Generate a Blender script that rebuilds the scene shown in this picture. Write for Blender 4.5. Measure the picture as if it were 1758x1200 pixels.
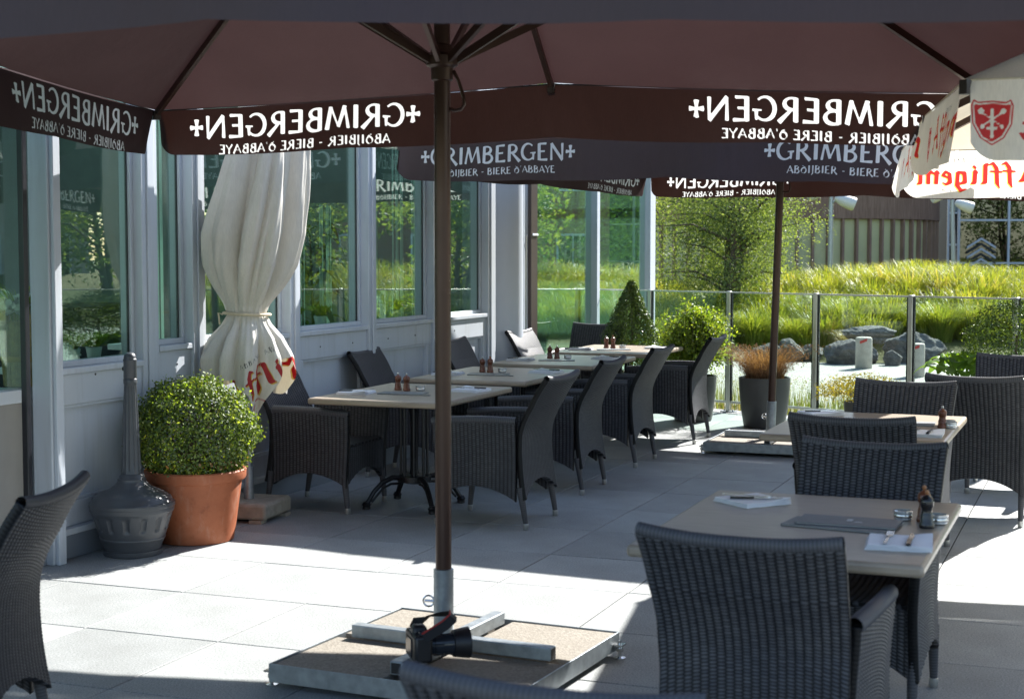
import bpy, bmesh, math, random
import numpy as np
from mathutils import Vector, Matrix
R = math.radians
PI = math.pi
random.seed(7)
rng = np.random.default_rng(7)
for o in list(bpy.data.objects):
    bpy.data.objects.remove(o)
SC = bpy.context.scene
COL = SC.collection

# ------------------------------------------------------------------ camera, sky, sun, exposure
cam_d = bpy.data.cameras.new('camera')
cam = bpy.data.objects.new('camera', cam_d)
COL.objects.link(cam)
cam.location = (0, 0, 1.65)
cam.rotation_euler = (R(90 - 3.66), 0, R(21.2))
cam_d.sensor_width = 36.0
cam_d.lens = 36.0 * 2657 / 1758
cam_d.clip_start = 0.05
cam_d.clip_end = 1000
cam_d.dof.use_dof = True
cam_d.dof.focus_distance = 10.5
cam_d.dof.aperture_fstop = 5.2
SC.camera = cam

SUN_H = Vector((0.37, 1.23, 1.0))          # towards the sun, per metre of height
sun_az = math.atan2(SUN_H.x, SUN_H.y)
sun_el = math.atan2(1.0, math.hypot(SUN_H.x, SUN_H.y))
world = bpy.data.worlds.new('World')
SC.world = world
world.use_nodes = True
wn = world.node_tree
wn.nodes.clear()
sky = wn.nodes.new('ShaderNodeTexSky')
sky.sky_type = 'NISHITA'
sky.sun_disc = False
sky.sun_elevation = sun_el
sky.sun_rotation = sun_az
sky.air_density = 1.0
sky.dust_density = 0.5
sky.ozone_density = 1.0
bg = wn.nodes.new('ShaderNodeBackground')
bg.inputs['Strength'].default_value = 0.096
wo = wn.nodes.new('ShaderNodeOutputWorld')
wn.links.new(sky.outputs[0], bg.inputs[0])
wn.links.new(bg.outputs[0], wo.inputs[0])
sl = bpy.data.lights.new('sun', 'SUN')
sl.energy = 4.9
sl.angle = R(0.53)
sl.color = (1.0, 0.975, 0.93)
so = bpy.data.objects.new('sun', sl)
COL.objects.link(so)
so.rotation_euler = (-SUN_H).to_track_quat('-Z', 'Y').to_euler()
so.location = (10, 20, 20)
SC.view_settings.view_transform = 'Standard'
SC.view_settings.look = 'None'
SC.view_settings.gamma = 1.0
SC.view_settings.exposure = 1.72
try:
    SC.cycles.max_bounces = 8
    SC.cycles.transparent_max_bounces = 16
    SC.cycles.diffuse_bounces = 3
    SC.cycles.glossy_bounces = 4
    SC.cycles.sample_clamp_indirect = 8
    SC.cycles.caustics_reflective = False
    SC.cycles.caustics_refractive = False
except Exception:
    pass

# ------------------------------------------------------------------ materials
MATS = {}


def nm(name):
    m = bpy.data.materials.new(name)
    m.use_nodes = True
    nt = m.node_tree
    nt.nodes.clear()
    out = nt.nodes.new('ShaderNodeOutputMaterial')
    MATS[name] = m
    return m, nt, out


def N(nt, t, **kw):
    n = nt.nodes.new(t)
    for k, v in kw.items():
        if k.startswith('i_'):
            n.inputs[k[2:].replace('_', ' ')].default_value = v
        else:
            setattr(n, k, v)
    return n


def L(nt, a, b):
    nt.links.new(a, b)


def coords(nt, kind='Object', scale=1.0):
    tc = N(nt, 'ShaderNodeTexCoord')
    mp = N(nt, 'ShaderNodeMapping')
    if not isinstance(scale, (tuple, list)):
        scale = (scale,) * 3
    mp.inputs['Scale'].default_value = scale
    L(nt, tc.outputs[kind], mp.inputs['Vector'])
    return mp.outputs[0]


def noise(nt, vec, scale, detail=4, rough=0.55):
    n = N(nt, 'ShaderNodeTexNoise')
    n.inputs['Scale'].default_value = scale
    n.inputs['Detail'].default_value = detail
    n.inputs['Roughness'].default_value = rough
    if vec is not None:
        L(nt, vec, n.inputs['Vector'])
    return n.outputs['Fac']


def ramp(nt, fac, stops):
    r = N(nt, 'ShaderNodeValToRGB')
    e = r.color_ramp.elements
    while len(e) < len(stops):
        e.new(0.5)
    for i, (p, c) in enumerate(stops):
        e[i].position = p
        e[i].color = (c[0], c[1], c[2], 1)
    L(nt, fac, r.inputs[0])
    return r.outputs[0]


def mixc(nt, fac, a, b, mode='MIX'):
    m = N(nt, 'ShaderNodeMix')
    m.data_type = 'RGBA'
    m.blend_type = mode
    if isinstance(fac, (int, float)):
        m.inputs[0].default_value = fac
    else:
        L(nt, fac, m.inputs[0])
    for i, c in ((6, a), (7, b)):
        if isinstance(c, (tuple, list)):
            m.inputs[i].default_value = (c[0], c[1], c[2], 1)
        else:
            L(nt, c, m.inputs[i])
    return m.outputs[2]


def math_n(nt, op, a, b=None, c=None):
    m = N(nt, 'ShaderNodeMath')
    m.operation = op
    for i, v in enumerate((a, b, c)):
        if v is None:
            continue
        if isinstance(v, (int, float)):
            m.inputs[i].default_value = v
        else:
            L(nt, v, m.inputs[i])
    return m.outputs[0]


def bump(nt, h, strength=0.4, dist=0.01):
    b = N(nt, 'ShaderNodeBump')
    b.inputs['Strength'].default_value = strength
    b.inputs['Distance'].default_value = dist
    L(nt, h, b.inputs['Height'])
    return b.outputs[0]


def principled(nt, out, col, rough=0.5, metal=0.0, normal=None, spec=0.5):
    p = N(nt, 'ShaderNodeBsdfPrincipled')
    if isinstance(col, (tuple, list)):
        p.inputs['Base Color'].default_value = (col[0], col[1], col[2], 1)
    else:
        L(nt, col, p.inputs['Base Color'])
    if isinstance(rough, (int, float)):
        p.inputs['Roughness'].default_value = rough
    else:
        L(nt, rough, p.inputs['Roughness'])
    p.inputs['Metallic'].default_value = metal
    p.inputs['Specular IOR Level'].default_value = spec
    if normal is not None:
        L(nt, normal, p.inputs['Normal'])
    L(nt, p.outputs[0], out.inputs[0])
    return p


def simple(name, col, rough=0.5, metal=0.0, spec=0.5, var=0.12, scale=6.0, bmp=0.0, bscale=60.0, kind='Object'):
    """colour with a little mottling, roughness variation and optional fine relief"""
    m, nt, out = nm(name)
    v = coords(nt, kind)
    f = noise(nt, v, scale, 5)
    c = ramp(nt, f, [(0.25, [x * (1 - var) for x in col]), (0.75, [min(1, x * (1 + var)) for x in col])])
    rr = N(nt, 'ShaderNodeMapRange')
    L(nt, noise(nt, v, scale * 3.1, 3), rr.inputs[0])
    rr.inputs[3].default_value = max(0.02, rough - 0.08)
    rr.inputs[4].default_value = min(1, rough + 0.08)
    nn = None
    if bmp:
        nn = bump(nt, noise(nt, v, bscale, 4), bmp, 0.004)
    principled(nt, out, c, rr.outputs[0], metal, nn, spec)
    return m


# granite slabs
m, nt, out = nm('granite')
v = coords(nt, 'Object')
oi = N(nt, 'ShaderNodeObjectInfo')
sp = noise(nt, v, 130, 3, 0.8)
base = ramp(nt, sp, [(0.3, (0.145, 0.158, 0.16)), (0.5, (0.305, 0.318, 0.318)), (0.70, (0.47, 0.48, 0.475))])
pt = noise(nt, v, 3.2, 4)
pt2 = ramp(nt, pt, [(0.3, (0.84, 0.84, 0.83)), (0.65, (1.04, 1.04, 1.04))])
base = mixc(nt, 1.0, base, pt2, 'MULTIPLY')
rv = N(nt, 'ShaderNodeMapRange')
L(nt, oi.outputs['Random'], rv.inputs[0])
rv.inputs[3].default_value = 0.84
rv.inputs[4].default_value = 1.08
cm = N(nt, 'ShaderNodeCombineColor')
for i in range(3):
    L(nt, rv.outputs[0], cm.inputs[i])
base = mixc(nt, 1.0, base, cm.outputs[0], 'MULTIPLY')
st = noise(nt, coords(nt, 'Object', (1.0, 1.0, 1.0)), 1.1, 6, 0.7)
stf = ramp(nt, st, [(0.55, (1, 1, 1)), (0.72, (0.74, 0.73, 0.71))])
base = mixc(nt, 1.0, base, stf, 'MULTIPLY')
sp2 = ramp(nt, noise(nt, v, 11, 6, 0.75), [(0.68, (1, 1, 1)), (0.78, (0.70, 0.69, 0.67))])
base = mixc(nt, 1.0, base, sp2, 'MULTIPLY')
principled(nt, out, base, 0.62, 0, bump(nt, sp, 0.25, 0.002), 0.35)

simple('joint', (0.045, 0.043, 0.04), 0.95, var=0.3, scale=40)
m, nt, out = nm('wall_paint')
v = coords(nt, 'Object')
c = ramp(nt, noise(nt, v, 3, 5), [(0.3, (0.47, 0.505, 0.55)), (0.7, (0.505, 0.54, 0.585))])
gr = ramp(nt, noise(nt, coords(nt, 'Object', (9, 9, 0.7)), 2.2, 6, 0.65), [(0.50, (1, 1, 1)), (0.78, (0.84, 0.83, 0.80))])
c = mixc(nt, 1.0, c, gr, 'MULTIPLY')
sp_ = ramp(nt, noise(nt, v, 55, 5, 0.75), [(0.70, (1, 1, 1)), (0.80, (0.78, 0.77, 0.75))])
c = mixc(nt, 1.0, c, sp_, 'MULTIPLY')
principled(nt, out, c, 0.45, 0, bump(nt, noise(nt, coords(nt, 'Object', (3, 3, 1)), 30, 4), 0.08, 0.004), 0.4)
simple('wall_paint_dark', (0.20, 0.225, 0.26), 0.45, var=0.08, scale=4)
simple('column_paint', (0.47, 0.51, 0.57), 0.36, var=0.05, scale=3)
simple('brown_metal', (0.045, 0.032, 0.028), 0.4, var=0.1)
simple('black_seal', (0.008, 0.009, 0.014), 0.35, var=0.1)
simple('white_sill', (0.62, 0.64, 0.66), 0.4, var=0.05)
simple('beige_panel', (0.30, 0.28, 0.25), 0.5, var=0.08)
simple('roof_felt', (0.12, 0.12, 0.12), 0.9)
simple('interior_wall', (0.22, 0.27, 0.25), 0.8, var=0.1)
simple('interior_floor', (0.16, 0.13, 0.10), 0.4, var=0.2)
simple('interior_ceiling', (0.45, 0.52, 0.48), 0.8)
simple('interior_dark', (0.035, 0.04, 0.04), 0.6)
simple('galvanised', (0.27, 0.30, 0.32), 0.45, 0.7, var=0.25, scale=22, bmp=0.08)
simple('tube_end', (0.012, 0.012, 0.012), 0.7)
simple('pole_brown', (0.060, 0.030, 0.021), 0.33, 0.35, var=0.08, scale=3)
simple('cast_iron', (0.010, 0.010, 0.012), 0.38, 0.3, var=0.25, scale=30, bmp=0.15)
simple('steel', (0.60, 0.60, 0.60), 0.22, 1.0, var=0.08)
simple('aluminium', (0.55, 0.54, 0.51), 0.38, 0.9, var=0.08, scale=10)
simple('foot_cap', (0.50, 0.50, 0.48), 0.35, 0.85, var=0.2, scale=30)
m, nt, out = nm('terracotta')
v = coords(nt, 'Object')
c = ramp(nt, noise(nt, v, 6, 6, 0.65), [(0.3, (0.30, 0.088, 0.036)), (0.55, (0.37, 0.115, 0.05)), (0.8, (0.42, 0.16, 0.085))])
bl = ramp(nt, noise(nt, coords(nt, 'Object', (1, 1, 0.35)), 9, 7, 0.7), [(0.56, (0, 0, 0)), (0.80, (0.5, 0.5, 0.5))])
c = mixc(nt, bl, c, (0.50, 0.36, 0.28))
dk = ramp(nt, noise(nt, v, 17, 5, 0.7), [(0.28, (0.72, 0.70, 0.68)), (0.45, (1, 1, 1))])
c = mixc(nt, 1.0, c, dk, 'MULTIPLY')
principled(nt, out, c, 0.62, 0, bump(nt, noise(nt, v, 90, 4), 0.08, 0.003), 0.35)
simple('ash_plastic', (0.055, 0.060, 0.068), 0.38, var=0.12, scale=8, bmp=0.10, bscale=240)
simple('grey_pot', (0.060, 0.060, 0.062), 0.45, var=0.1, scale=8)
simple('soil', (0.045, 0.03, 0.02), 0.95, var=0.5, scale=40, bmp=0.6)
simple('bark', (0.085, 0.06, 0.045), 0.9, var=0.4, scale=14, bmp=0.5, bscale=30)
simple('twig_green', (0.07, 0.08, 0.03), 0.8, var=0.3)
simple('napkin', (0.80, 0.82, 0.86), 0.85, var=0.03, scale=20, bmp=0.12, bscale=300)
simple('menu', (0.10, 0.115, 0.13), 0.5, var=0.06, scale=10)
simple('menu_mark', (0.62, 0.66, 0.68), 0.6, var=0.03)
simple('paper', (0.72, 0.70, 0.66), 0.8, var=0.03)
simple('mill_wood', (0.125, 0.038, 0.016), 0.28, var=0.35, scale=22)
simple('mill_black', (0.012, 0.011, 0.012), 0.22, var=0.2)
simple('mill_knob', (0.30, 0.12, 0.04), 0.3, var=0.2)
simple('glass_jar', (0.55, 0.57, 0.57), 0.12, 0.6, var=0.1)
simple('camera_black', (0.010, 0.010, 0.012), 0.42, var=0.2, bmp=0.12, bscale=300)
simple('camera_gloss', (0.02, 0.024, 0.032), 0.12, var=0.1)
simple('strap_cloth', (0.012, 0.012, 0.013), 0.8, var=0.2)
simple('strap_red', (0.28, 0.02, 0.015), 0.7, var=0.1)
simple('stone_block', (0.30, 0.27, 0.22), 0.85, var=0.25, scale=18, bmp=0.4)
simple('chrome', (0.75, 0.75, 0.75), 0.1, 1.0, var=0.03)
simple('lamp_white', (0.62, 0.62, 0.58), 0.4, var=0.04)
simple('lamp_pole', (0.38, 0.41, 0.43), 0.4, 0.6, var=0.06)
simple('bollard_stone', (0.42, 0.39, 0.34), 0.8, var=0.18, scale=12, bmp=0.3)
simple('red_print', (0.45, 0.04, 0.035), 0.6, var=0.05)
simple('mullion_white', (0.60, 0.63, 0.66), 0.4, var=0.04)
simple('straw', (0.46, 0.36, 0.16), 0.8, var=0.35, scale=30)
simple('rose', (0.80, 0.78, 0.70), 0.7, var=0.08)
simple('ribbon', (0.38, 0.25, 0.04), 0.6)
simple('rope', (0.62, 0.52, 0.36), 0.85, var=0.15, scale=50)
simple('truck_white', (0.72, 0.74, 0.74), 0.35, var=0.04)
simple('truck_red', (0.50, 0.03, 0.02), 0.35, var=0.05)

# bulb that is lit
m, nt, out = nm('bulb')
e = N(nt, 'ShaderNodeEmission')
e.inputs[0].default_value = (1.0, 0.72, 0.36, 1)
e.inputs[1].default_value = 9.0
L(nt, e.outputs[0], out.inputs[0])

# exposed aggregate paving slabs in the parasol bases
m, nt, out = nm('aggregate')
v = coords(nt, 'Object')
vo = N(nt, 'ShaderNodeTexVoronoi')
vo.inputs['Scale'].default_value = 120
L(nt, v, vo.inputs['Vector'])
c = ramp(nt, vo.outputs['Color'], [(0.2, (0.20, 0.18, 0.155)), (0.5, (0.28, 0.255, 0.22)), (0.85, (0.36, 0.335, 0.29))])
c = mixc(nt, noise(nt, v, 5, 4), c, (0.20, 0.175, 0.14))
principled(nt, out, c, 0.85, 0, bump(nt, vo.outputs['Distance'], 0.5, 0.003), 0.3)

# wicker weave, uv in metres
m, nt, out = nm('wicker')
tc = N(nt, 'ShaderNodeUVMap')
tc.uv_map = 'UVMap'
sx = N(nt, 'ShaderNodeSeparateXYZ')
L(nt, tc.outputs[0], sx.inputs[0])
wob = noise(nt, coords(nt, 'Object'), 9, 2)
px = math_n(nt, 'MULTIPLY', sx.outputs[0], 1 / 0.0250)
col_i = math_n(nt, 'FLOOR', px)
fx = math_n(nt, 'FRACT', px)
off = math_n(nt, 'MULTIPLY', math_n(nt, 'MODULO', math_n(nt, 'ABSOLUTE', col_i), 2.0), 0.5)
py = math_n(nt, 'ADD', math_n(nt, 'MULTIPLY', sx.outputs[1], 1 / 0.0120), off)
fy = math_n(nt, 'FRACT', py)
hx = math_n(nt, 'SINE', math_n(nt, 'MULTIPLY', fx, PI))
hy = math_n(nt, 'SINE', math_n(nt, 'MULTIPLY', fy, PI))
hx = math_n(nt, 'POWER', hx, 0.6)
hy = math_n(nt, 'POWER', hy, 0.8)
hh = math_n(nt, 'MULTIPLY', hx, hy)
row = math_n(nt, 'FLOOR', py)
wn_ = N(nt, 'ShaderNodeTexWhiteNoise')
cx = N(nt, 'ShaderNodeCombineXYZ')
L(nt, col_i, cx.inputs[0])
L(nt, row, cx.inputs[1])
L(nt, cx.outputs[0], wn_.inputs['Vector'])
c = ramp(nt, hh, [(0.05, (0.006, 0.0063, 0.0075)), (0.40, (0.032, 0.033, 0.037)), (0.90, (0.074, 0.076, 0.086))])  # shade in the gaps and light on strand crests put into the colour
c = mixc(nt, 0.5, c, ramp(nt, wn_.outputs['Value'], [(0.0, (0.6, 0.6, 0.62)), (1.0, (1.25, 1.22, 1.18))]), 'MULTIPLY')
dust = ramp(nt, noise(nt, coords(nt, 'Object'), 3.5, 4), [(0.45, (1, 1, 1)), (0.8, (1.5, 1.45, 1.35))])
c = mixc(nt, 1.0, c, dust, 'MULTIPLY')
principled(nt, out, c, 0.46, 0, bump(nt, noise(nt, coords(nt, 'Object'), 400, 2), 0.1, 0.001), 0.22)

# wood-look laminate table top
m, nt, out = nm('table_wood')
v = coords(nt, 'Object', (1.0, 9.0, 6.0))
g = noise(nt, v, 7, 6, 0.65)
c = ramp(nt, g, [(0.25, (0.20, 0.155, 0.11)), (0.5, (0.31, 0.25, 0.185)), (0.78, (0.40, 0.33, 0.25))])
c = mixc(nt, 0.35, c, ramp(nt, noise(nt, coords(nt, 'Object'), 2.2, 3), [(0.3, (0.24, 0.20, 0.16)), (0.7, (0.36, 0.30, 0.235))]))
principled(nt, out, c, 0.34, 0, bump(nt, g, 0.05, 0.002), 0.5)


def fabric(name, col, tcol, fac, inks=()):
    """cloth: diffuse + translucent, printed areas from signed-distance attributes"""
    m, nt, out = nm(name)
    v = coords(nt, 'Object')
    mott = ramp(nt, noise(nt, v, 1.6, 4), [(0.3, (0.9, 0.9, 0.9)), (0.7, (1.1, 1.1, 1.1))])
    wv = noise(nt, coords(nt, 'Object', (1, 1, 1)), 420, 2)
    fine = ramp(nt, noise(nt, coords(nt, 'Object', (40, 40, 6)), 4, 3), [(0.3, (0.94, 0.94, 0.94)), (0.7, (1.06, 1.06, 1.06))])
    mott = mixc(nt, 1.0, mott, fine, 'MULTIPLY')
    cd = mixc(nt, 1.0, col, mott, 'MULTIPLY')
    ct = mixc(nt, 1.0, tcol, mott, 'MULTIPLY')
    for att, ic, it in inks:
        a = N(nt, 'ShaderNodeAttribute')
        a.attribute_name = att
        mr = N(nt, 'ShaderNodeMapRange')
        L(nt, a.outputs['Fac'], mr.inputs[0])
        mr.inputs[1].default_value = 0.0012
        mr.inputs[2].default_value = -0.0012
        cd = mixc(nt, mr.outputs[0], cd, mixc(nt, 1.0, ic, mott, 'MULTIPLY'))
        ct = mixc(nt, mr.outputs[0], ct, mixc(nt, 1.0, it, mott, 'MULTIPLY'))
    cr = noise(nt, coords(nt, 'Object', (1.0, 1.0, 0.5)), 5.5, 5, 0.6)
    bn0 = N(nt, 'ShaderNodeBump')
    bn0.inputs['Strength'].default_value = 0.35
    bn0.inputs['Distance'].default_value = 0.02
    L(nt, cr, bn0.inputs['Height'])
    bnn = N(nt, 'ShaderNodeBump')
    bnn.inputs['Strength'].default_value = 0.15
    bnn.inputs['Distance'].default_value = 0.002
    L(nt, wv, bnn.inputs['Height'])
    L(nt, bn0.outputs[0], bnn.inputs['Normal'])
    bn = bnn.outputs[0]
    d = N(nt, 'ShaderNodeBsdfDiffuse')
    L(nt, cd, d.inputs[0])
    L(nt, bn, d.inputs['Normal'])
    t = N(nt, 'ShaderNodeBsdfTranslucent')
    L(nt, ct, t.inputs[0])
    L(nt, bn, t.inputs['Normal'])
    a = N(nt, 'ShaderNodeAddShader')
    L(nt, d.outputs[0], a.inputs[0])
    L(nt, t.outputs[0], a.inputs[1])
    g = N(nt, 'ShaderNodeBsdfGlossy')
    g.inputs['Roughness'].default_value = 0.55
    g.inputs[0].default_value = (0.8, 0.8, 0.8, 1)
    mx = N(nt, 'ShaderNodeMixShader')
    mx.inputs[0].default_value = 0.03
    L(nt, a.outputs[0], mx.inputs[1])
    L(nt, g.outputs[0], mx.inputs[2])
    L(nt, mx.outputs[0], out.inputs[0])
    return m


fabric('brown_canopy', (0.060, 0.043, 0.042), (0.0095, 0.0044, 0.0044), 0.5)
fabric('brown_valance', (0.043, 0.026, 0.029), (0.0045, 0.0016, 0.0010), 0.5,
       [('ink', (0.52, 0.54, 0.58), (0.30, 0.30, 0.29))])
fabric('cream_canopy', (0.50, 0.46, 0.38), (0.20, 0.17, 0.12), 0.5)
fabric('cream_valance', (0.52, 0.485, 0.42), (0.40, 0.385, 0.34), 0.5,
       [('ink_yellow', (0.55, 0.36, 0.06), (0.40, 0.27, 0.05)),
        ('ink_red', (0.36, 0.018, 0.018), (0.30, 0.012, 0.010)),
        ('ink_black', (0.05, 0.05, 0.05), (0.02, 0.02, 0.02)),
        ('ink_white', (0.55, 0.52, 0.46), (0.36, 0.34, 0.30))])
fabric('cream_folded', (0.56, 0.54, 0.49), (0.10, 0.085, 0.055), 0.5,
       [('ink_yellow', (0.55, 0.36, 0.06), (0.05, 0.03, 0.01)),
        ('ink_red', (0.34, 0.018, 0.022), (0.03, 0.0, 0.0)),
        ('ink_black', (0.05, 0.05, 0.05), (0.0, 0.0, 0.0)),
        ('ink_white', (0.55, 0.52, 0.46), (0.08, 0.08, 0.06))])
fabric('curtain', (0.62, 0.70, 0.66), (0.30, 0.34, 0.32), 0.5)


def foliage(name, stops, trans=0.5, rough=0.4, gloss=0.06):
    m, nt, out = nm(name)
    a = N(nt, 'ShaderNodeAttribute')
    a.attribute_name = 'rnd'
    c = ramp(nt, a.outputs['Fac'], stops)
    d = N(nt, 'ShaderNodeBsdfDiffuse')
    L(nt, c, d.inputs[0])
    t = N(nt, 'ShaderNodeBsdfTranslucent')
    tc_ = mixc(nt, 1.0, c, (1.25, 1.15, 0.45), 'MULTIPLY')
    L(nt, tc_, t.inputs[0])
    mx = N(nt, 'ShaderNodeMixShader')
    mx.inputs[0].default_value = trans
    L(nt, d.outputs[0], mx.inputs[1])
    L(nt, t.outputs[0], mx.inputs[2])
    g = N(nt, 'ShaderNodeBsdfGlossy')
    g.inputs['Roughness'].default_value = rough
    m2 = N(nt, 'ShaderNodeMixShader')
    m2.inputs[0].default_value = gloss
    L(nt, mx.outputs[0], m2.inputs[1])
    L(nt, g.outputs[0], m2.inputs[2])
    L(nt, m2.outputs[0], out.inputs[0])
    return m


foliage('box_leaf', [(0.0, (0.035, 0.07, 0.012)), (0.45, (0.085, 0.145, 0.018)), (0.86, (0.19, 0.25, 0.03)), (0.97, (0.24, 0.22, 0.05)), (1.0, (0.35, 0.20, 0.08))], 0.35, 0.5, 0.05)
foliage('laurel_leaf', [(0.0, (0.09, 0.17, 0.018)), (0.5, (0.20, 0.31, 0.035)), (1.0, (0.36, 0.44, 0.06))], 0.55, 0.5, 0.04)
foliage('yew_leaf', [(0.0, (0.035, 0.07, 0.015)), (0.6, (0.085, 0.14, 0.025)), (1.0, (0.18, 0.25, 0.04))], 0.3, 0.35, 0.05)
foliage('tree_leaf', [(0.0, (0.075, 0.13, 0.03)), (0.5, (0.15, 0.22, 0.06)), (1.0, (0.27, 0.33, 0.13))], 0.55, 0.5, 0.04)
foliage('grass_blade', [(0.0, (0.11, 0.17, 0.025)), (0.5, (0.24, 0.30, 0.045)), (0.85, (0.38, 0.38, 0.08)), (1.0, (0.46, 0.38, 0.18))], 0.5, 0.4, 0.04)
foliage('grass_tan', [(0.0, (0.12, 0.12, 0.03)), (0.5, (0.26, 0.22, 0.08)), (1.0, (0.45, 0.38, 0.20))], 0.5, 0.4, 0.04)
foliage('dry_stem', [(0.0, (0.11, 0.060, 0.036)), (0.5, (0.25, 0.14, 0.085)), (1.0, (0.40, 0.26, 0.17))], 0.3, 0.6, 0.02)
foliage('lavender', [(0.0, (0.09, 0.13, 0.03)), (0.6, (0.22, 0.26, 0.09)), (1.0, (0.36, 0.31, 0.22))], 0.4, 0.5, 0.03)
foliage('hosta_leaf', [(0.0, (0.09, 0.20, 0.02)), (1.0, (0.20, 0.33, 0.045))], 0.5, 0.35, 0.05)
foliage('gold_leaf', [(0.0, (0.15, 0.15, 0.015)), (0.6, (0.30, 0.26, 0.03)), (1.0, (0.42, 0.33, 0.05))], 0.4, 0.4, 0.04)
foliage('indoor_leaf', [(0.0, (0.02, 0.05, 0.018)), (1.0, (0.06, 0.12, 0.035))], 0.3, 0.3, 0.08)


def thin_glass(name, tint, refl=0.10, rough=0.0):
    m, nt, out = nm(name)
    t = N(nt, 'ShaderNodeBsdfTransparent')
    t.inputs[0].default_value = (tint[0], tint[1], tint[2], 1)
    g = N(nt, 'ShaderNodeBsdfGlossy')
    g.inputs['Roughness'].default_value = rough
    g.inputs[0].default_value = (0.93, 1.0, 0.96, 1)
    f = N(nt, 'ShaderNodeLayerWeight')
    f.inputs[0].default_value = 0.5
    mr = N(nt, 'ShaderNodeMapRange')
    pw = math_n(nt, 'POWER', f.outputs['Facing'], 3.6)
    L(nt, pw, mr.inputs[0])
    mr.inputs[3].default_value = refl
    mr.inputs[4].default_value = 1.0
    mx = N(nt, 'ShaderNodeMixShader')
    L(nt, mr.outputs[0], mx.inputs[0])
    L(nt, t.outputs[0], mx.inputs[1])
    L(nt, g.outputs[0], mx.inputs[2])
    L(nt, mx.outputs[0], out.inputs[0])
    return m


thin_glass('window_glass', (0.76, 0.90, 0.83), 0.13)
thin_glass('fence_glass', (0.86, 0.93, 0.90), 0.035)
thin_glass('far_glass', (0.14, 0.24, 0.27), 0.09)
thin_glass('olive_glass', (0.80, 0.80, 0.66), 0.10)

# timber cladding
m, nt, out = nm('timber')
v = coords(nt, 'Object', (6, 6, 0.6))
g = noise(nt, v, 4, 5)
c = ramp(nt, g, [(0.3, (0.18, 0.10, 0.062)), (0.7, (0.32, 0.20, 0.14))])
principled(nt, out, c, 0.7, 0, bump(nt, g, 0.2, 0.01))
simple('timber_grey', (0.28, 0.175, 0.125), 0.7, var=0.2, scale=3)
simple('olive_panel', (0.58, 0.56, 0.30), 0.6, var=0.12, scale=1.0)

# rock
m, nt, out = nm('rock')
v = coords(nt, 'Object')
n1 = noise(nt, v, 5.5, 9, 0.72)
n2 = noise(nt, coords(nt, 'Object', (1, 1, 3.0)), 9, 8, 0.75)
c = ramp(nt, n1, [(0.32, (0.06, 0.06, 0.062)), (0.5, (0.17, 0.165, 0.16)), (0.70, (0.36, 0.35, 0.33))])
c = mixc(nt, 0.35, c, ramp(nt, n2, [(0.35, (0.08, 0.08, 0.085)), (0.65, (0.33, 0.32, 0.30))]))
principled(nt, out, c, 0.9, 0, bump(nt, n2, 1.0, 0.08), 0.2)

# plaza paving: small setts
m, nt, out = nm('paving')
v = coords(nt, 'Object')
br = N(nt, 'ShaderNodeTexBrick')
br.inputs['Scale'].default_value = 1.0
br.inputs['Brick Width'].default_value = 0.20
br.inputs['Row Height'].default_value = 0.10
br.inputs['Mortar Size'].default_value = 0.006
br.inputs['Color1'].default_value = (0.36, 0.34, 0.31, 1)
br.inputs['Color2'].default_value = (0.30, 0.285, 0.26, 1)
br.inputs['Mortar'].default_value = (0.17, 0.16, 0.14, 1)
L(nt, v, br.inputs['Vector'])
c = mixc(nt, 1.0, br.outputs[0], ramp(nt, noise(nt, v, 0.8, 5), [(0.3, (0.86, 0.86, 0.85)), (0.7, (1.08, 1.07, 1.05))]), 'MULTIPLY')
principled(nt, out, c, 0.8, 0, None, 0.3)

m, nt, out = nm('ground')
v = coords(nt, 'Object')
c = ramp(nt, noise(nt, v, 0.35, 8, 0.6), [(0.3, (0.05, 0.065, 0.025)), (0.7, (0.10, 0.11, 0.045))])
principled(nt, out, c, 0.95, 0, bump(nt, noise(nt, v, 9, 5), 0.5, 0.03), 0.2)
m, nt, out = nm('bed_soil')
v = coords(nt, 'Object')
c = ramp(nt, noise(nt, v, 3, 8, 0.65), [(0.3, (0.07, 0.075, 0.025)), (0.7, (0.16, 0.15, 0.06))])
principled(nt, out, c, 0.95, 0, bump(nt, noise(nt, v, 14, 5), 0.6, 0.03), 0.2)
m, nt, out = nm('asphalt')
v = coords(nt, 'Object')
c = ramp(nt, noise(nt, v, 60, 4), [(0.3, (0.035, 0.035, 0.036)), (0.7, (0.065, 0.065, 0.063))])
principled(nt, out, c, 0.9, 0, None, 0.3)

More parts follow.
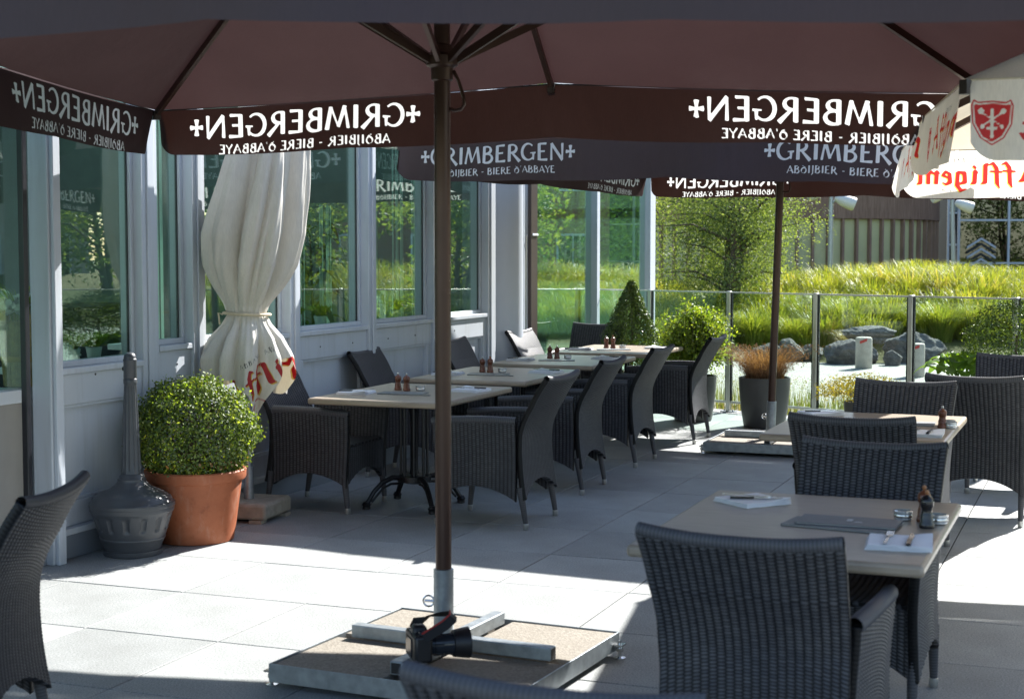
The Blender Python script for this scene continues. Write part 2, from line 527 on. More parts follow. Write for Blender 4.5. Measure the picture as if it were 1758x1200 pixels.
# ------------------------------------------------------------------ mesh helpers
class MB:
    def __init__(s):
        s.v = []
        s.f = []
        s.uv = []          # per face list of uvs or None
        s.mi = []

    def add(s, verts, faces, uvs=None, mi=0):
        b = len(s.v)
        s.v.extend([tuple(p) for p in verts])
        for i, f in enumerate(faces):
            s.f.append(tuple(b + k for k in f))
            s.uv.append(uvs[i] if uvs else None)
            s.mi.append(mi)
        return s

    def box(s, c, d, rot=None, mi=0, taper=1.0):
        x, y, z = d[0] / 2, d[1] / 2, d[2] / 2
        P = []
        for sz in (-1, 1):
            k = taper if sz > 0 else 1.0
            for sx, sy in ((-1, -1), (1, -1), (1, 1), (-1, 1)):
                P.append(Vector((sx * x * k, sy * y * k, sz * z)))
        if rot is not None:
            M = rot if isinstance(rot, Matrix) else Matrix.Rotation(rot, 3, 'Z')
            P = [M @ p for p in P]
        P = [p + Vector(c) for p in P]
        return s.add(P, [(3, 2, 1, 0), (4, 5, 6, 7), (0, 1, 5, 4), (1, 2, 6, 5), (2, 3, 7, 6), (3, 0, 4, 7)], mi=mi)

    def b2(s, a, b, mi=0):
        c = [(a[i] + b[i]) / 2 for i in range(3)]
        d = [abs(b[i] - a[i]) for i in range(3)]
        return s.box(c, d, mi=mi)

    def beam(s, p, q, w, h, up=(0, 0, 1), mi=0):
        p, q = Vector(p), Vector(q)
        d = (q - p)
        l = d.length
        d.normalize()
        x = d.cross(Vector(up))
        if x.length < 1e-5:
            x = Vector((1, 0, 0))
        x.normalize()
        z = x.cross(d)
        M = Matrix((x, d, z)).transposed()
        return s.box((p + q) / 2, (w, l, h), M, mi)

    def tube(s, pts, rad, n=10, cap=True, uvs=False, mi=0, closed=False):
        pts = [Vector(p) for p in pts]
        m = len(pts)
        if not isinstance(rad, (list, tuple)):
            rad = [rad] * m
        rings = []
        prev = None
        for i in range(m):
            if closed:
                t = pts[(i + 1) % m] - pts[(i - 1) % m]
            else:
                t = pts[min(i + 1, m - 1)] - pts[max(i - 1, 0)]
            t.normalize()
            if prev is None:
                a = Vector((0, 0, 1)) if abs(t.z) < 0.9 else Vector((1, 0, 0))
                x = t.cross(a).normalized()
            else:
                x = (prev - t * prev.dot(t)).normalized()
            prev = x
            y = t.cross(x)
            rings.append([pts[i] + (x * math.cos(2 * PI * k / n) + y * math.sin(2 * PI * k / n)) * rad[i] for k in range(n)])
        V = [p for r in rings for p in r]
        F, U = [], []
        ll = 0.0
        mm = m if closed else m - 1
        for i in range(mm):
            j = (i + 1) % m
            dl = (pts[j] - pts[i]).length
            for k in range(n):
                F.append((i * n + k, i * n + (k + 1) % n, j * n + (k + 1) % n, j * n + k))
                c = 2 * PI * rad[i] / n
                U.append([(k * c, ll), ((k + 1) * c, ll), ((k + 1) * c, ll + dl), (k * c, ll + dl)])
            ll += dl
        if cap and not closed:
            F.append(tuple(reversed(range(n))))
            U.append([(0, 0)] * n)
            F.append(tuple((m - 1) * n + k for k in range(n)))
            U.append([(0, 0)] * n)
        return s.add(V, F, U if uvs else None, mi)

    def lathe(s, prof, n=32, c=(0, 0, 0), fn=None, mi=0, capb=True, capt=True):
        V, F = [], []
        for i, (r, z) in enumerate(prof):
            for k in range(n):
                a = 2 * PI * k / n
                rr = fn(r, z, a) if fn else r
                V.append((c[0] + rr * math.cos(a), c[1] + rr * math.sin(a), c[2] + z))
        for i in range(len(prof) - 1):
            for k in range(n):
                F.append((i * n + k, i * n + (k + 1) % n, (i + 1) * n + (k + 1) % n, (i + 1) * n + k))
        if capb:
            F.append(tuple(reversed(range(n))))
        if capt:
            F.append(tuple((len(prof) - 1) * n + k for k in range(n)))
        return s.add(V, F, None, mi)

    def grid(s, P, uv=None, flip=False, mi=0):
        nu, nv = len(P), len(P[0])
        V = [p for r in P for p in r]
        F, U = [], []
        for i in range(nu - 1):
            for j in range(nv - 1):
                q = [(i, j), (i + 1, j), (i + 1, j + 1), (i, j + 1)]
                if flip:
                    q.reverse()
                F.append(tuple(a * nv + b for a, b in q))
                if uv:
                    U.append([uv[a][b] for a, b in q])
        return s.add(V, F, U if uv else None, mi)

    def sheet(s, P, uv, th, mi=0):
        """closed slab from a grid of points: front surface, back surface offset by th along normals, rim"""
        nu, nv = len(P), len(P[0])
        P = [[Vector(p) for p in r] for r in P]
        Q = []
        for i in range(nu):
            r = []
            for j in range(nv):
                a = P[min(i + 1, nu - 1)][j] - P[max(i - 1, 0)][j]
                b = P[i][min(j + 1, nv - 1)] - P[i][max(j - 1, 0)]
                n_ = a.cross(b)
                if n_.length > 1e-9:
                    n_.normalize()
                r.append(P[i][j] - n_ * th)
            Q.append(r)
        s.grid(P, uv, False, mi)
        s.grid(Q, uv, True, mi)
        rim = [(i, 0) for i in range(nu)] + [(nu - 1, j) for j in range(1, nv)] + [(i, nv - 1) for i in range(nu - 2, -1, -1)] + [(0, j) for j in range(nv - 2, 0, -1)]
        L_ = len(rim)
        V = [P[a][b] for a, b in rim] + [Q[a][b] for a, b in rim]
        F, U = [], []
        ll = 0
        for k in range(L_):
            k2 = (k + 1) % L_
            dl = (V[k2] - V[k]).length
            F.append((k2, k, L_ + k, L_ + k2))
            U.append([(ll + dl, 0), (ll, 0), (ll, th), (ll + dl, th)])
            ll += dl
        return s.add(V, F, U, mi)

    def mesh(s, name, mats, smooth=True, angle=40):
        me = bpy.data.meshes.new(name)
        me.from_pydata(s.v, [], s.f)
        if any(u is not None for u in s.uv):
            ul = me.uv_layers.new(name='UVMap')
            flat = []
            for f, u in zip(s.f, s.uv):
                if u is None:
                    u = [(0, 0)] * len(f)
                for a in u:
                    flat.extend(a)
            ul.data.foreach_set('uv', flat)
        if not isinstance(mats, (list, tuple)):
            mats = [mats]
        for m_ in mats:
            me.materials.append(MATS[m_])
        me.polygons.foreach_set('material_index', s.mi)
        if smooth:
            me.polygons.foreach_set('use_smooth', [True] * len(s.f))
            me.set_sharp_from_angle(angle=R(angle))
        me.update()
        return me

    def build(s, name, mats, parent=None, loc=(0, 0, 0), rotz=0, smooth=True, angle=40, bevel=0):
        return obj(name, s.mesh(name, mats, smooth, angle), parent, loc, rotz, bevel)


def obj(name, me, parent=None, loc=(0, 0, 0), rotz=0, bevel=0):
    o = bpy.data.objects.new(name, me)
    COL.objects.link(o)
    o.location = loc
    o.rotation_euler = (0, 0, rotz)
    if parent is not None:
        o.parent = parent
    if bevel:
        b = o.modifiers.new('bevel', 'BEVEL')
        b.width = bevel
        b.segments = 2
        b.limit_method = 'ANGLE'
        b.angle_limit = R(40)
    return o


def tag(o, label, cat, group=None):
    o['label'] = label
    o['category'] = cat
    if group:
        o['group'] = group
    return o


def thing(name, label, cat, loc=(0, 0, 0), rotz=0, group=None):
    o = bpy.data.objects.new(name, None)
    o.empty_display_size = 0.1
    COL.objects.link(o)
    o.location = loc
    o.rotation_euler = (0, 0, rotz)
    return tag(o, label, cat, group)


def struct(o):
    o['kind'] = 'structure'
    return o


def dup(o, parent=None):
    c = o.copy()
    COL.objects.link(c)
    c.parent = parent
    for ch in o.children:
        if ch.name in CHILD_SKIP:
            continue
        dup(ch, c)
    return c


CHILD_SKIP = set()


def place(proto, label, loc, rotz, used, group=None):
    o = proto if not used.get(proto.name) else dup(proto)
    used[proto.name] = True
    o.location = loc
    o.rotation_euler = (0, 0, rotz)
    o['label'] = label
    if group:
        o['group'] = group
    return o


USED = {}
SY, CY = math.sin(R(21.2)), math.cos(R(21.2))


def W(X, Y, z=0.0):
    """site plan: X metres to the right, Y metres ahead of the viewpoint -> world"""
    return Vector((X * CY - Y * SY, X * SY + Y * CY, z))


def sm(a, b, x):
    t = min(1, max(0, (x - a) / (b - a)))
    return t * t * (3 - 2 * t)


def npmesh(name, verts, faces, mat, rnd=None, smooth=False):
    """fast mesh from arrays (faces: n x 3 or n x 4)"""
    me = bpy.data.meshes.new(name)
    nv, nf, k = len(verts), len(faces), faces.shape[1]
    me.vertices.add(nv)
    me.vertices.foreach_set('co', np.asarray(verts, np.float32).ravel())
    me.loops.add(nf * k)
    me.loops.foreach_set('vertex_index', np.asarray(faces, np.int32).ravel())
    me.polygons.add(nf)
    me.polygons.foreach_set('loop_start', np.arange(0, nf * k, k, dtype=np.int32))
    if smooth:
        me.polygons.foreach_set('use_smooth', np.ones(nf, bool))
    if rnd is not None:
        a = me.attributes.new('rnd', 'FLOAT', 'FACE')
        a.data.foreach_set('value', np.asarray(rnd, np.float32))
    me.materials.append(MATS[mat])
    me.update(calc_edges=True)
    me.validate()
    return me


def leaf_arrays(P, Nn, size, aspect=0.55, jit=0.7, fold=0.25):
    """leaf-shaped faces (two triangles folded along the midrib each = 2 quads) at points P, facing roughly Nn"""
    n = len(P)
    d = rng.normal(size=(n, 3))
    nn = Nn + jit * rng.normal(size=(n, 3))
    nn /= np.linalg.norm(nn, axis=1)[:, None] + 1e-9
    d -= nn * np.sum(d * nn, axis=1)[:, None]
    d /= np.linalg.norm(d, axis=1)[:, None] + 1e-9
    b = np.cross(nn, d)
    s = np.asarray(size).reshape(-1, 1) * np.ones((n, 1))
    w = s * aspect * 0.5
    base = P - d * s * 0.5
    tip = P + d * s * 0.5
    l = P + b * w + nn * w * fold
    r_ = P - b * w + nn * w * fold
    V = np.stack([base, r_, tip, l], 1).reshape(-1, 3)
    i = np.arange(n) * 4
    Fc = np.stack([i, i + 1, i + 2, i + 3], 1)
    T = np.concatenate([Fc[:, [0, 1, 2]], Fc[:, [0, 2, 3]]], 0)
    return V, T


def leaf_mesh(name, P, Nn, size, mat, aspect=0.55, jit=0.7, rnd=None):
    V, T = leaf_arrays(P, Nn, size, aspect, jit)
    n = len(P)
    r = rng.random(n) if rnd is None else np.clip(rnd, 0, 1)
    return npmesh(name, V, T, mat, np.concatenate([r, r]))


def blade_mesh(name, roots, heights, lean, mat, width=0.006, seg=4, droop=0.6, rnd=None, dirs=None):
    """arching grass blades"""
    n = len(roots)
    a = rng.random(n) * 2 * PI if dirs is None else dirs
    D = np.stack([np.cos(a), np.sin(a), np.zeros(n)], 1)
    S = np.stack([-np.sin(a), np.cos(a), np.zeros(n)], 1)
    H = np.asarray(heights).reshape(-1, 1) * np.ones((n, 1))
    Ln = np.asarray(lean).reshape(-1, 1) * np.ones((n, 1))
    V = []
    for k in range(seg + 1):
        t = k / seg
        z = H * (t - droop * 0.45 * t ** 3)
        x = Ln * H * (0.35 * t + 0.65 * t * t)
        c = roots + D * x + np.concatenate([np.zeros((n, 2)), z], 1)
        w = width * (1 - t) ** 0.7 * 0.5 + 0.0005
        V.append(c - S * w)
        V.append(c + S * w)
    V = np.stack(V, 1)
    m_ = 2 * (seg + 1)
    V = V.reshape(-1, 3)
    i = np.arange(n) * m_
    Fs = []
    for k in range(seg):
        Fs.append(np.stack([i + 2 * k, i + 2 * k + 1, i + 2 * k + 3, i + 2 * k + 2], 1))
    r = rng.random(n) if rnd is None else rnd
    return npmesh(name, V, np.concatenate(Fs, 0), mat, np.tile(r, seg))


# ------------------------------------------------------------------ lettering (stroke glyphs, signed distance)
def arc(cx, cy, rx, ry, a0, a1, n=10):
    return [(cx + rx * math.cos(R(a0 + (a1 - a0) * i / n)), cy + ry * math.sin(R(a0 + (a1 - a0) * i / n))) for i in range(n + 1)]


T_, t_ = 0.085, 0.045
GL = {
    'G': (0.98, [(arc(.47, .5, .40, .46, 48, 315, 14), [t_, t_, T_, T_, T_, t_, t_]), ([(.80, .06), (.80, .44)], [t_, .075]), ([(.60, .44), (.95, .45)], [.03, .05])]),
    'R': (0.86, [([(.15, .02), (.15, .98)], [.10, .07, .095]), ([(.15, .95)] + arc(.32, .73, .28, .23, 90, -95, 8) + [(.2, .5)], [t_, t_, T_, T_, t_]), ([(.34, .48), (.82, -.02)], [.05, .10])]),
    'I': (0.40, [([(.2, .02), (.2, .98)], [.105, .07, .105])]),
    'M': (1.15, [([(.08, .02), (.24, .97)], [.07, .04]), ([(.24, .97), (.52, .10)], [.09, .075]), ([(.52, .10), (.86, .97)], [.03, .05]), ([(.86, .97), (1.02, .02)], [.08, .10])]),
    'B': (0.82, [([(.15, .02), (.15, .98)], [.10, .07, .095]), ([(.15, .95)] + arc(.34, .75, .24, .20, 90, -90, 8) + [(.2, .54)], [t_, t_, T_, T_, t_]), ([(.2, .52)] + arc(.36, .27, .32, .25, 90, -90, 8) + [(.15, .03)], [t_, t_, T_, T_, t_])]),
    'E': (0.76, [([(.15, .02), (.15, .98)], [.10, .07, .095]), ([(.15, .95), (.62, .96)], [t_, .065]), ([(.15, .52), (.52, .53)], [t_, .055]), ([(.15, .05), (.68, .06)], [t_, .075])]),
    'N': (0.98, [([(.13, .02), (.13, .97)], [.075, .045]), ([(.13, .97), (.84, .03)], [.085, .085]), ([(.84, .03), (.84, .98)], [.045, .08])]),
    'A': (0.90, [([(.04, .02), (.43, .97)], [.06, .035]), ([(.43, .97), (.84, .02)], [.07, .10]), ([(.20, .33), (.66, .33)], [.04, .04])]),
    'D': (0.88, [(arc(.42, .36, .32, .34, 60, 420, 18), [t_, T_, T_, t_, t_, T_, T_, t_]), ([(.73, .48), (.55, .82), (.22, 1.0)], [T_, .06, .05])]),
    'J': (0.42, [([(.24, .98), (.24, .0), (.06, -.18)], [.10, .07, .035])]),
    'Y': (0.80, [([(.03, .98), (.40, .45)], [.095, .07]), ([(.77, .98), (.40, .45)], [.06, .035]), ([(.40, .45), (.40, .02)], [.07, .10])]),
    'O': (0.92, [(arc(.45, .5, .38, .46, 90, 450, 20), [t_, T_, T_, t_, t_, T_, T_, t_])]),
    'V': (0.80, [([(.03, .98), (.40, .02)], [.09, .07]), ([(.77, .98), (.40, .02)], [.05, .035])]),
    "'": (0.26, [([(.13, 1.0), (.10, .74)], [.07, .03])]),
    '-': (0.66, [([(.16, .45), (.5, .45)], [.065, .065])]),
    ' ': (0.34, []),
    '+': (0.66, [([(.33, .50), (.33, .84)], [.04, .11]), ([(.33, .50), (.33, .16)], [.04, .11]), ([(.33, .50), (.62, .50)], [.04, .11]), ([(.33, .50), (.04, .50)], [.04, .11])]),
    '1': (0.5, [([(.12, .8), (.28, .97)], [.04, .05]), ([(.28, .98), (.28, .02)], [.07, .07])]),
    '0': (0.8, [(arc(.38, .5, .30, .46, 90, 450, 16), [.05, .07, .05, .07, .05])]),
    '7': (0.7, [([(.06, .94), (.60, .94), (.24, .02)], [.05, .05, .07])]),
    '4': (0.76, [([(.50, .02), (.50, .98), (.06, .30), (.68, .30)], [.06, .05, .04, .05])]),
    # blackletter
    'ba': (1.18, [([(.02, .14), (.16, .02), (.30, .30), (.62, 1.0)], [.03, .08, .05, .05]), ([(.58, 1.0), (.86, .16), (1.06, .08)], [.06, .115, .04]), ([(.08, .40), (.86, .44)], [.04, .05]), ([(.38, .92), (.70, 1.02)], [.03, .06])]),
    'bf': (0.56, [([(.14, -.22), (.26, .06), (.30, .72), (.46, .98), (.66, .90)], [.02, .10, .10, .07, .03]), ([(.02, .55), (.60, .61)], [.045, .045])]),
    'bl': (0.46, [([(.10, .98), (.22, .88), (.22, .12), (.40, .03)], [.04, .105, .105, .03])]),
    'bi': (0.46, [([(.06, .55), (.20, .60), (.22, .12), (.40, .03)], [.03, .105, .105, .03]), ([(.16, .76), (.30, .88)], [.06, .06])]),
    'bg': (0.66, [([(.50, .62), (.20, .54), (.17, .14), (.40, .05)], [.05, .10, .10, .05]), ([(.50, .62), (.53, .0), (.36, -.26), (.05, -.18)], [.09, .10, .08, .02])]),
    'be': (0.58, [([(.20, .55), (.17, .14), (.34, .03), (.52, .12)], [.09, .105, .06, .02]), ([(.20, .55), (.38, .62), (.50, .46), (.18, .30)], [.05, .07, .07, .03])]),
    'bm': (1.16, [([(.04, .54), (.18, .60), (.20, .06)], [.03, .10, .10]), ([(.20, .48), (.46, .62), (.56, .54), (.56, .06)], [.03, .08, .10, .10]), ([(.56, .48), (.80, .62), (.92, .54), (.92, .12), (1.08, .03)], [.03, .08, .10, .10, .03])]),
}


def text_strokes(s, size, track=0.06, slant=0.0):
    """list of (polyline, halfwidths) in metres, centred on x = 0, baseline y = 0"""
    seq = s if isinstance(s, list) else list(s)
    w = sum(GL[c][0] + track for c in seq) - track
    x = -w / 2
    out = []
    for c in seq:
        adv, st = GL[c]
        for pl, hw in st:
            pts = [((x + a + slant * b) * size, b * size) for a, b in pl]
            m_ = len(pts)
            if len(hw) != m_:
                q = np.interp(np.linspace(0, 1, m_), np.linspace(0, 1, len(hw)), hw)
            else:
                q = hw
            out.append((pts, [h * size for h in q]))
        x += adv + track
    return out, w * size


AFF = ['ba', 'bf', 'bf', 'bl', 'bi', 'bg', 'be', 'bm']


def sd_strokes(X, Y, strokes, ox=0, oy=0, rot=0.0, grow=0.0, far=0.03, sharp=True):
    """signed distance of a set of strokes sampled at arrays X, Y"""
    d = np.full(X.shape, far)
    c, s_ = math.cos(rot), math.sin(rot)
    for pts, hw in strokes:
        p = [(ox + a * c - b * s_, oy + a * s_ + b * c) for a, b in pts]
        xs = [q[0] for q in p]
        ys = [q[1] for q in p]
        mg = max(hw) + far
        msk = (X > min(xs) - mg) & (X < max(xs) + mg) & (Y > min(ys) - mg) & (Y < max(ys) + mg)
        if not msk.any():
            continue
        x, y = X[msk], Y[msk]
        dd = d[msk]
        for i in range(len(p) - 1):
            ax, ay = p[i]
            bx, by = p[i + 1]
            ex, ey = bx - ax, by - ay
            l2 = ex * ex + ey * ey + 1e-12
            l = math.sqrt(l2)
            t = ((x - ax) * ex + (y - ay) * ey) / l2
            tc_ = np.clip(t, 0, 1)
            h = hw[i] + (hw[i + 1] - hw[i]) * tc_
            perp = np.abs((x - ax) * ey - (y - ay) * ex) / l
            rnd_ = np.hypot(x - ax - tc_ * ex, y - ay - tc_ * ey) - h
            first, last = i == 0, i == len(p) - 2
            if sharp and (first or last):
                # square-cut pen ends
                along = np.maximum(-t * l if first else -1e9, (t - 1) * l if last else -1e9)
                sq = np.maximum(perp - h, along)
                v_ = np.where((t < 0) & first | (t > 1) & last, sq, rnd_)
            else:
                v_ = rnd_
            dd = np.minimum(dd, v_ - grow)
        d[msk] = dd
    return d


def sd_poly(X, Y, poly):
    d = np.full(X.shape, 1e9)
    s_ = np.ones(X.shape)
    n = len(poly)
    for i in range(n):
        ax, ay = poly[i]
        bx, by = poly[i - 1]
        ex, ey = bx - ax, by - ay
        wx, wy = X - ax, Y - ay
        t = np.clip((wx * ex + wy * ey) / (ex * ex + ey * ey + 1e-12), 0, 1)
        d = np.minimum(d, (wx - ex * t) ** 2 + (wy - ey * t) ** 2)
        c1 = Y >= ay
        c2 = Y < by
        c3 = ex * wy > ey * wx
        fl = (c1 & c2 & c3) | (~c1 & ~c2 & ~c3)
        s_ = np.where(fl, -s_, s_)
    return s_ * np.sqrt(d)


def shield_inks(X, Y, ox, oy, h):
    """heraldic shield: red field, pale border line, pale sword and crossed keys"""
    k = h
    poly = [(-.40, .50), (-.30, .44), (0, .47), (.30, .44), (.40, .50), (.46, .36), (.43, -.05), (.26, -.36), (0, -.52), (-.26, -.36), (-.43, -.05), (-.46, .36)]
    poly = [(ox + a * k, oy + b * k) for a, b in poly]
    red = sd_poly(X, Y, poly)
    line = np.abs(red + 0.050 * k) - 0.020 * k
    st = [([(0, .30), (0, -.30)], [.035 * k / h * 1, .03]), ([(-.12, -.14), (.12, -.14)], [.03, .03]),
          ([(-.24, .22), (.22, -.10)], [.018, .018]), ([(.24, .22), (-.22, -.10)], [.018, .018]),
          ([(-.28, .20), (-.20, .27)], [.06, .06]), ([(.28, .20), (.20, .27)], [.06, .06]),
          ([(-.24, -.10), (-.18, -.12)], [.05, .05]), ([(.24, -.10), (.18, -.12)], [.05, .05]), ([(0, -.30), (0, -.36)], [.05, .03])]
    st = [([(a * k, b * k) for a, b in p], [w_ * k for w_ in hw]) for p, hw in st]
    white = np.minimum(line, sd_strokes(X, Y, st, ox, oy))
    return red, white


def set_attr(me, name, arr):
    a = me.attributes.new(name, 'FLOAT', 'POINT')
    a.data.foreach_set('value', np.clip(np.asarray(arr, np.float32).ravel(), -0.05, 0.05))

# ------------------------------------------------------------------ ground, terrace, paths
g = MB()
g.add([(-250, -250, -0.25), (250, -250, -0.25), (250, 250, -0.25), (-250, 250, -0.25)], [(0, 1, 2, 3)])
struct(g.build('ground', 'ground', smooth=False))

FP0 = Vector((-3.71, 15.55))
FD = Vector((0.924, -0.383))
FN = Vector((0.383, 0.924))


def clip_poly(poly, dist):
    """keep the part of a convex polygon within dist of the fence line on the terrace side"""
    out_ = []
    for i in range(len(poly)):
        a, b = poly[i - 1], poly[i]
        da = FN.dot(Vector(a) - FP0) - dist
        db = FN.dot(Vector(b) - FP0) - dist
        if da <= 0 and db > 0 or da > 0 and db <= 0:
            t = da / (da - db)
            out_.append((a[0] + (b[0] - a[0]) * t, a[1] + (b[1] - a[1]) * t))
        if db <= 0:
            out_.append(b)
    return out_


EDGE = 0.16
WALL_U = -5.23
base_poly = clip_poly([(-5.6, -3), (8.5, -3), (8.5, 24), (-5.6, 24)], EDGE + 0.01)
g = MB()
n = len(base_poly)
g.add([(x, y, -0.006) for x, y in base_poly] + [(x, y, -0.22) for x, y in base_poly],
      [tuple(range(n)), tuple(reversed(range(n, 2 * n)))] + [(i, (i + 1) % n, n + (i + 1) % n, n + i)[::-1] for i in range(n)])
floor = struct(g.build('terrace_floor', 'joint', smooth=False))
TU, TV = 0.673, 0.762


def tile_mesh(poly, cx, cy, h=0.0):
    b = MB()
    k = len(poly)
    P = [(x - cx, y - cy) for x, y in poly]
    c = (sum(p[0] for p in P) / k, sum(p[1] for p in P) / k)
    I = [(p[0] + (c[0] - p[0]) * 0.006, p[1] + (c[1] - p[1]) * 0.006) for p in P]
    b.add([(x, y, -0.03) for x, y in P] + [(x, y, -0.0018) for x, y in P] + [(x, y, 0) for x, y in I],
          [tuple(range(2 * k, 3 * k))] + [(i, (i + 1) % k, k + (i + 1) % k, k + i) for i in range(k)] +
          [(k + i, k + (i + 1) % k, 2 * k + (i + 1) % k, 2 * k + i) for i in range(k)])
    return b


gp = 0.0036
full = tile_mesh([(gp, gp), (TU - gp, gp), (TU - gp, TV - gp), (gp, TV - gp)], 0, 0).mesh('granite_tile', 'granite', smooth=False)
rest = MB()
for i in range(-3, 20):
    for j in range(-12, 16):
        u0, v0 = -4.17 + i * TU, 6.33 + j * TV
        poly = [(max(u0 + gp, -5.30), v0 + gp), (u0 + TU - gp, v0 + gp), (u0 + TU - gp, v0 + TV - gp), (max(u0 + gp, -5.30), v0 + TV - gp)]
        if u0 + TU < -5.28 or u0 > 8.4 or v0 < -3:
            continue
        whole = u0 > -5.3
        cl = clip_poly(poly, EDGE)
        if len(cl) < 3:
            continue
        dz = rng.uniform(-0.0008, 0.0008)
        inview = v0 > 2.4 and u0 < 2.0 and (v0 > 5 or u0 < 0.5)
        if inview:
            if whole and all(abs(a[0] - b[0]) + abs(a[1] - b[1]) < 1e-6 for a, b in zip(cl, poly)) and len(cl) == 4:
                o = obj('granite_tile', full, floor, (u0, v0, dz))
            else:
                o = tile_mesh(cl, u0, v0).build('granite_tile', 'granite', floor, (u0, v0, dz), smooth=False)
        else:
            t = tile_mesh(cl, 0, 0)
            rest.add(t.v, t.f)
o = rest.build('granite_tile', 'granite', floor, smooth=False)
o['kind'] = 'stuff'

# paved plaza beyond the fence: setts
g = MB()
P = [W(-14, 15.0), W(40, 4.0), W(40, 23.0), W(14, 23.2), W(8, 23.0), W(-14, 26)]
g.add([(p.x, p.y, -0.05) for p in P], [tuple(range(len(P)))])
struct(g.build('plaza_paving', 'paving', smooth=False))


# planting bed: gently mounded terrain
def bed_h(X, Y):
    e = 24.4 + 0.5 * math.sin(X * 0.45) + 0.25 * math.sin(X * 1.3 + 1)
    return -0.12 + 0.16 * sm(e - 0.6, e + 0.6, Y) + 0.80 * sm(e, e + 6.5, Y) * (0.62 + 0.38 * sm(3.0, 7.0, X)) * (0.90 + 0.10 * math.sin(X * 0.9 + 0.6)) + 0.05 * math.sin(X * 1.7 + Y * 1.1)


g = MB()
Pg = []
for i in range(64):
    X = -26 + i * 1.1
    Pg.append([tuple(W(X, 23.0 + j * 0.6, bed_h(X, 23.0 + j * 0.6))) for j in range(32)])
g.grid(Pg)
struct(g.build('planting_bed', 'bed_soil'))
g = MB()
P = [W(-40, 42.0), W(45, 42.0), W(45, 49), W(-40, 49)]
g.add([(p.x, p.y, -0.21) for p in P], [(0, 1, 2, 3)])
struct(g.build('road', 'asphalt', smooth=False))

# ------------------------------------------------------------------ restaurant building
bd = thing('restaurant_building', 'grey panelled restaurant front with tall windows along the terrace', 'building', (WALL_U, 10, 0))
OB = Vector((WALL_U, 10, 0))


def bpart(name, mat, a, b, bevel=0.004, parent=None):
    m_ = MB()
    off = OB
    m_.b2([a[i] - off[i] for i in range(3)], [b[i] - off[i] for i in range(3)])
    return m_.build(name, mat, parent or bd, smooth=False, bevel=bevel)


Z_SILL, Z_HEAD, Z_TOP = 1.09, 2.95, 4.0
U = WALL_U
# plinth and header run the length of the shop front
bpart('plinth', 'wall_paint_dark', (U - 0.12, 4.0, 0.0), (U + 0.045, 13.75, 0.13))
bpart('plinth_ledge', 'wall_paint', (U - 0.12, 6.61, 0.131), (U + 0.062, 13.75, 0.165))
bpart('header', 'wall_paint', (U - 0.14, 4.0, Z_HEAD + 0.09), (U + 0.02, 13.75, Z_TOP))
bpart('cornice', 'wall_paint', (U - 0.14, 4.0, Z_TOP), (U + 0.16, 18.4, Z_TOP + 0.12))
bpart('roof', 'roof_felt', (-5.5, 4.0, Z_TOP + 0.121), (U + 0.10, 18.3, Z_TOP + 0.25))
bpart('roof', 'roof_felt', (-14, 4.0, Z_TOP + 0.121), (-10.2, 18.3, Z_TOP + 0.25))
for k in range(13):  # unseen rooflight, added so that daylight brightens the interior
    bpart('added_rooflight_bar', 'mullion_white', (-10.2, 4.0 + k * 1.19, Z_TOP + 0.13), (-5.5, 4.05 + k * 1.19, Z_TOP + 0.24), 0)
for k in range(12):
    bpart('added_rooflight_pane', 'fence_glass', (-10.2, 4.051 + k * 1.19, Z_TOP + 0.18), (-5.5, 5.189 + k * 1.19, Z_TOP + 0.188), 0)
bpart('ceiling', 'interior_ceiling', (-13.9, 4.1, 3.3), (-10.2, 18.1, 3.36))
bpart('interior_floor', 'interior_floor', (-13.9, 4.1, -0.02), (U - 0.121, 18.1, 0.02))
bpart('back_wall', 'interior_wall', (-14.0, 4.0, -0.1), (-13.9, 18.2, Z_TOP))
bpart('side_wall', 'wall_paint', (-14.0, 3.9, -0.1), (U - 0.01, 3.999, Z_TOP))
bpart('partition_wall', 'interior_wall', (-13.9, 13.40, 0.02), (U - 0.30, 13.50, 3.3))

posts = [(6.615, 6.70, 0.09), (7.54, 7.70, 0.025), (8.05, 8.19, 0.035), (9.24, 9.38, 0.035), (10.43, 10.56, 0.035), (11.62, 11.75, 0.035), (12.81, 12.99, 0.035)]
for a, b, d in posts:
    bpart('post', 'wall_paint', (U - (0.03 if a < 6.7 else 0.13), a, 0.0), (U + d, b, Z_HEAD + 0.12), 0.006)
    if b - a > 0.12 and d < 0.05:
        bpart('post_moulding', 'wall_paint', (U + d, a + 0.045, 0.166), (U + d + 0.012, b - 0.045, Z_HEAD), 0.004)
bpart('post', 'wall_paint', (U + 0.0905, 6.63, 0), (U + 0.115, 6.69, Z_HEAD + 0.1), 0.005)
bays = [(6.70, 7.54, 1.02), (7.70, 8.05, Z_SILL), (8.19, 9.24, Z_SILL), (9.38, 10.43, Z_SILL), (10.56, 11.62, Z_SILL), (11.75, 12.81, Z_SILL)]
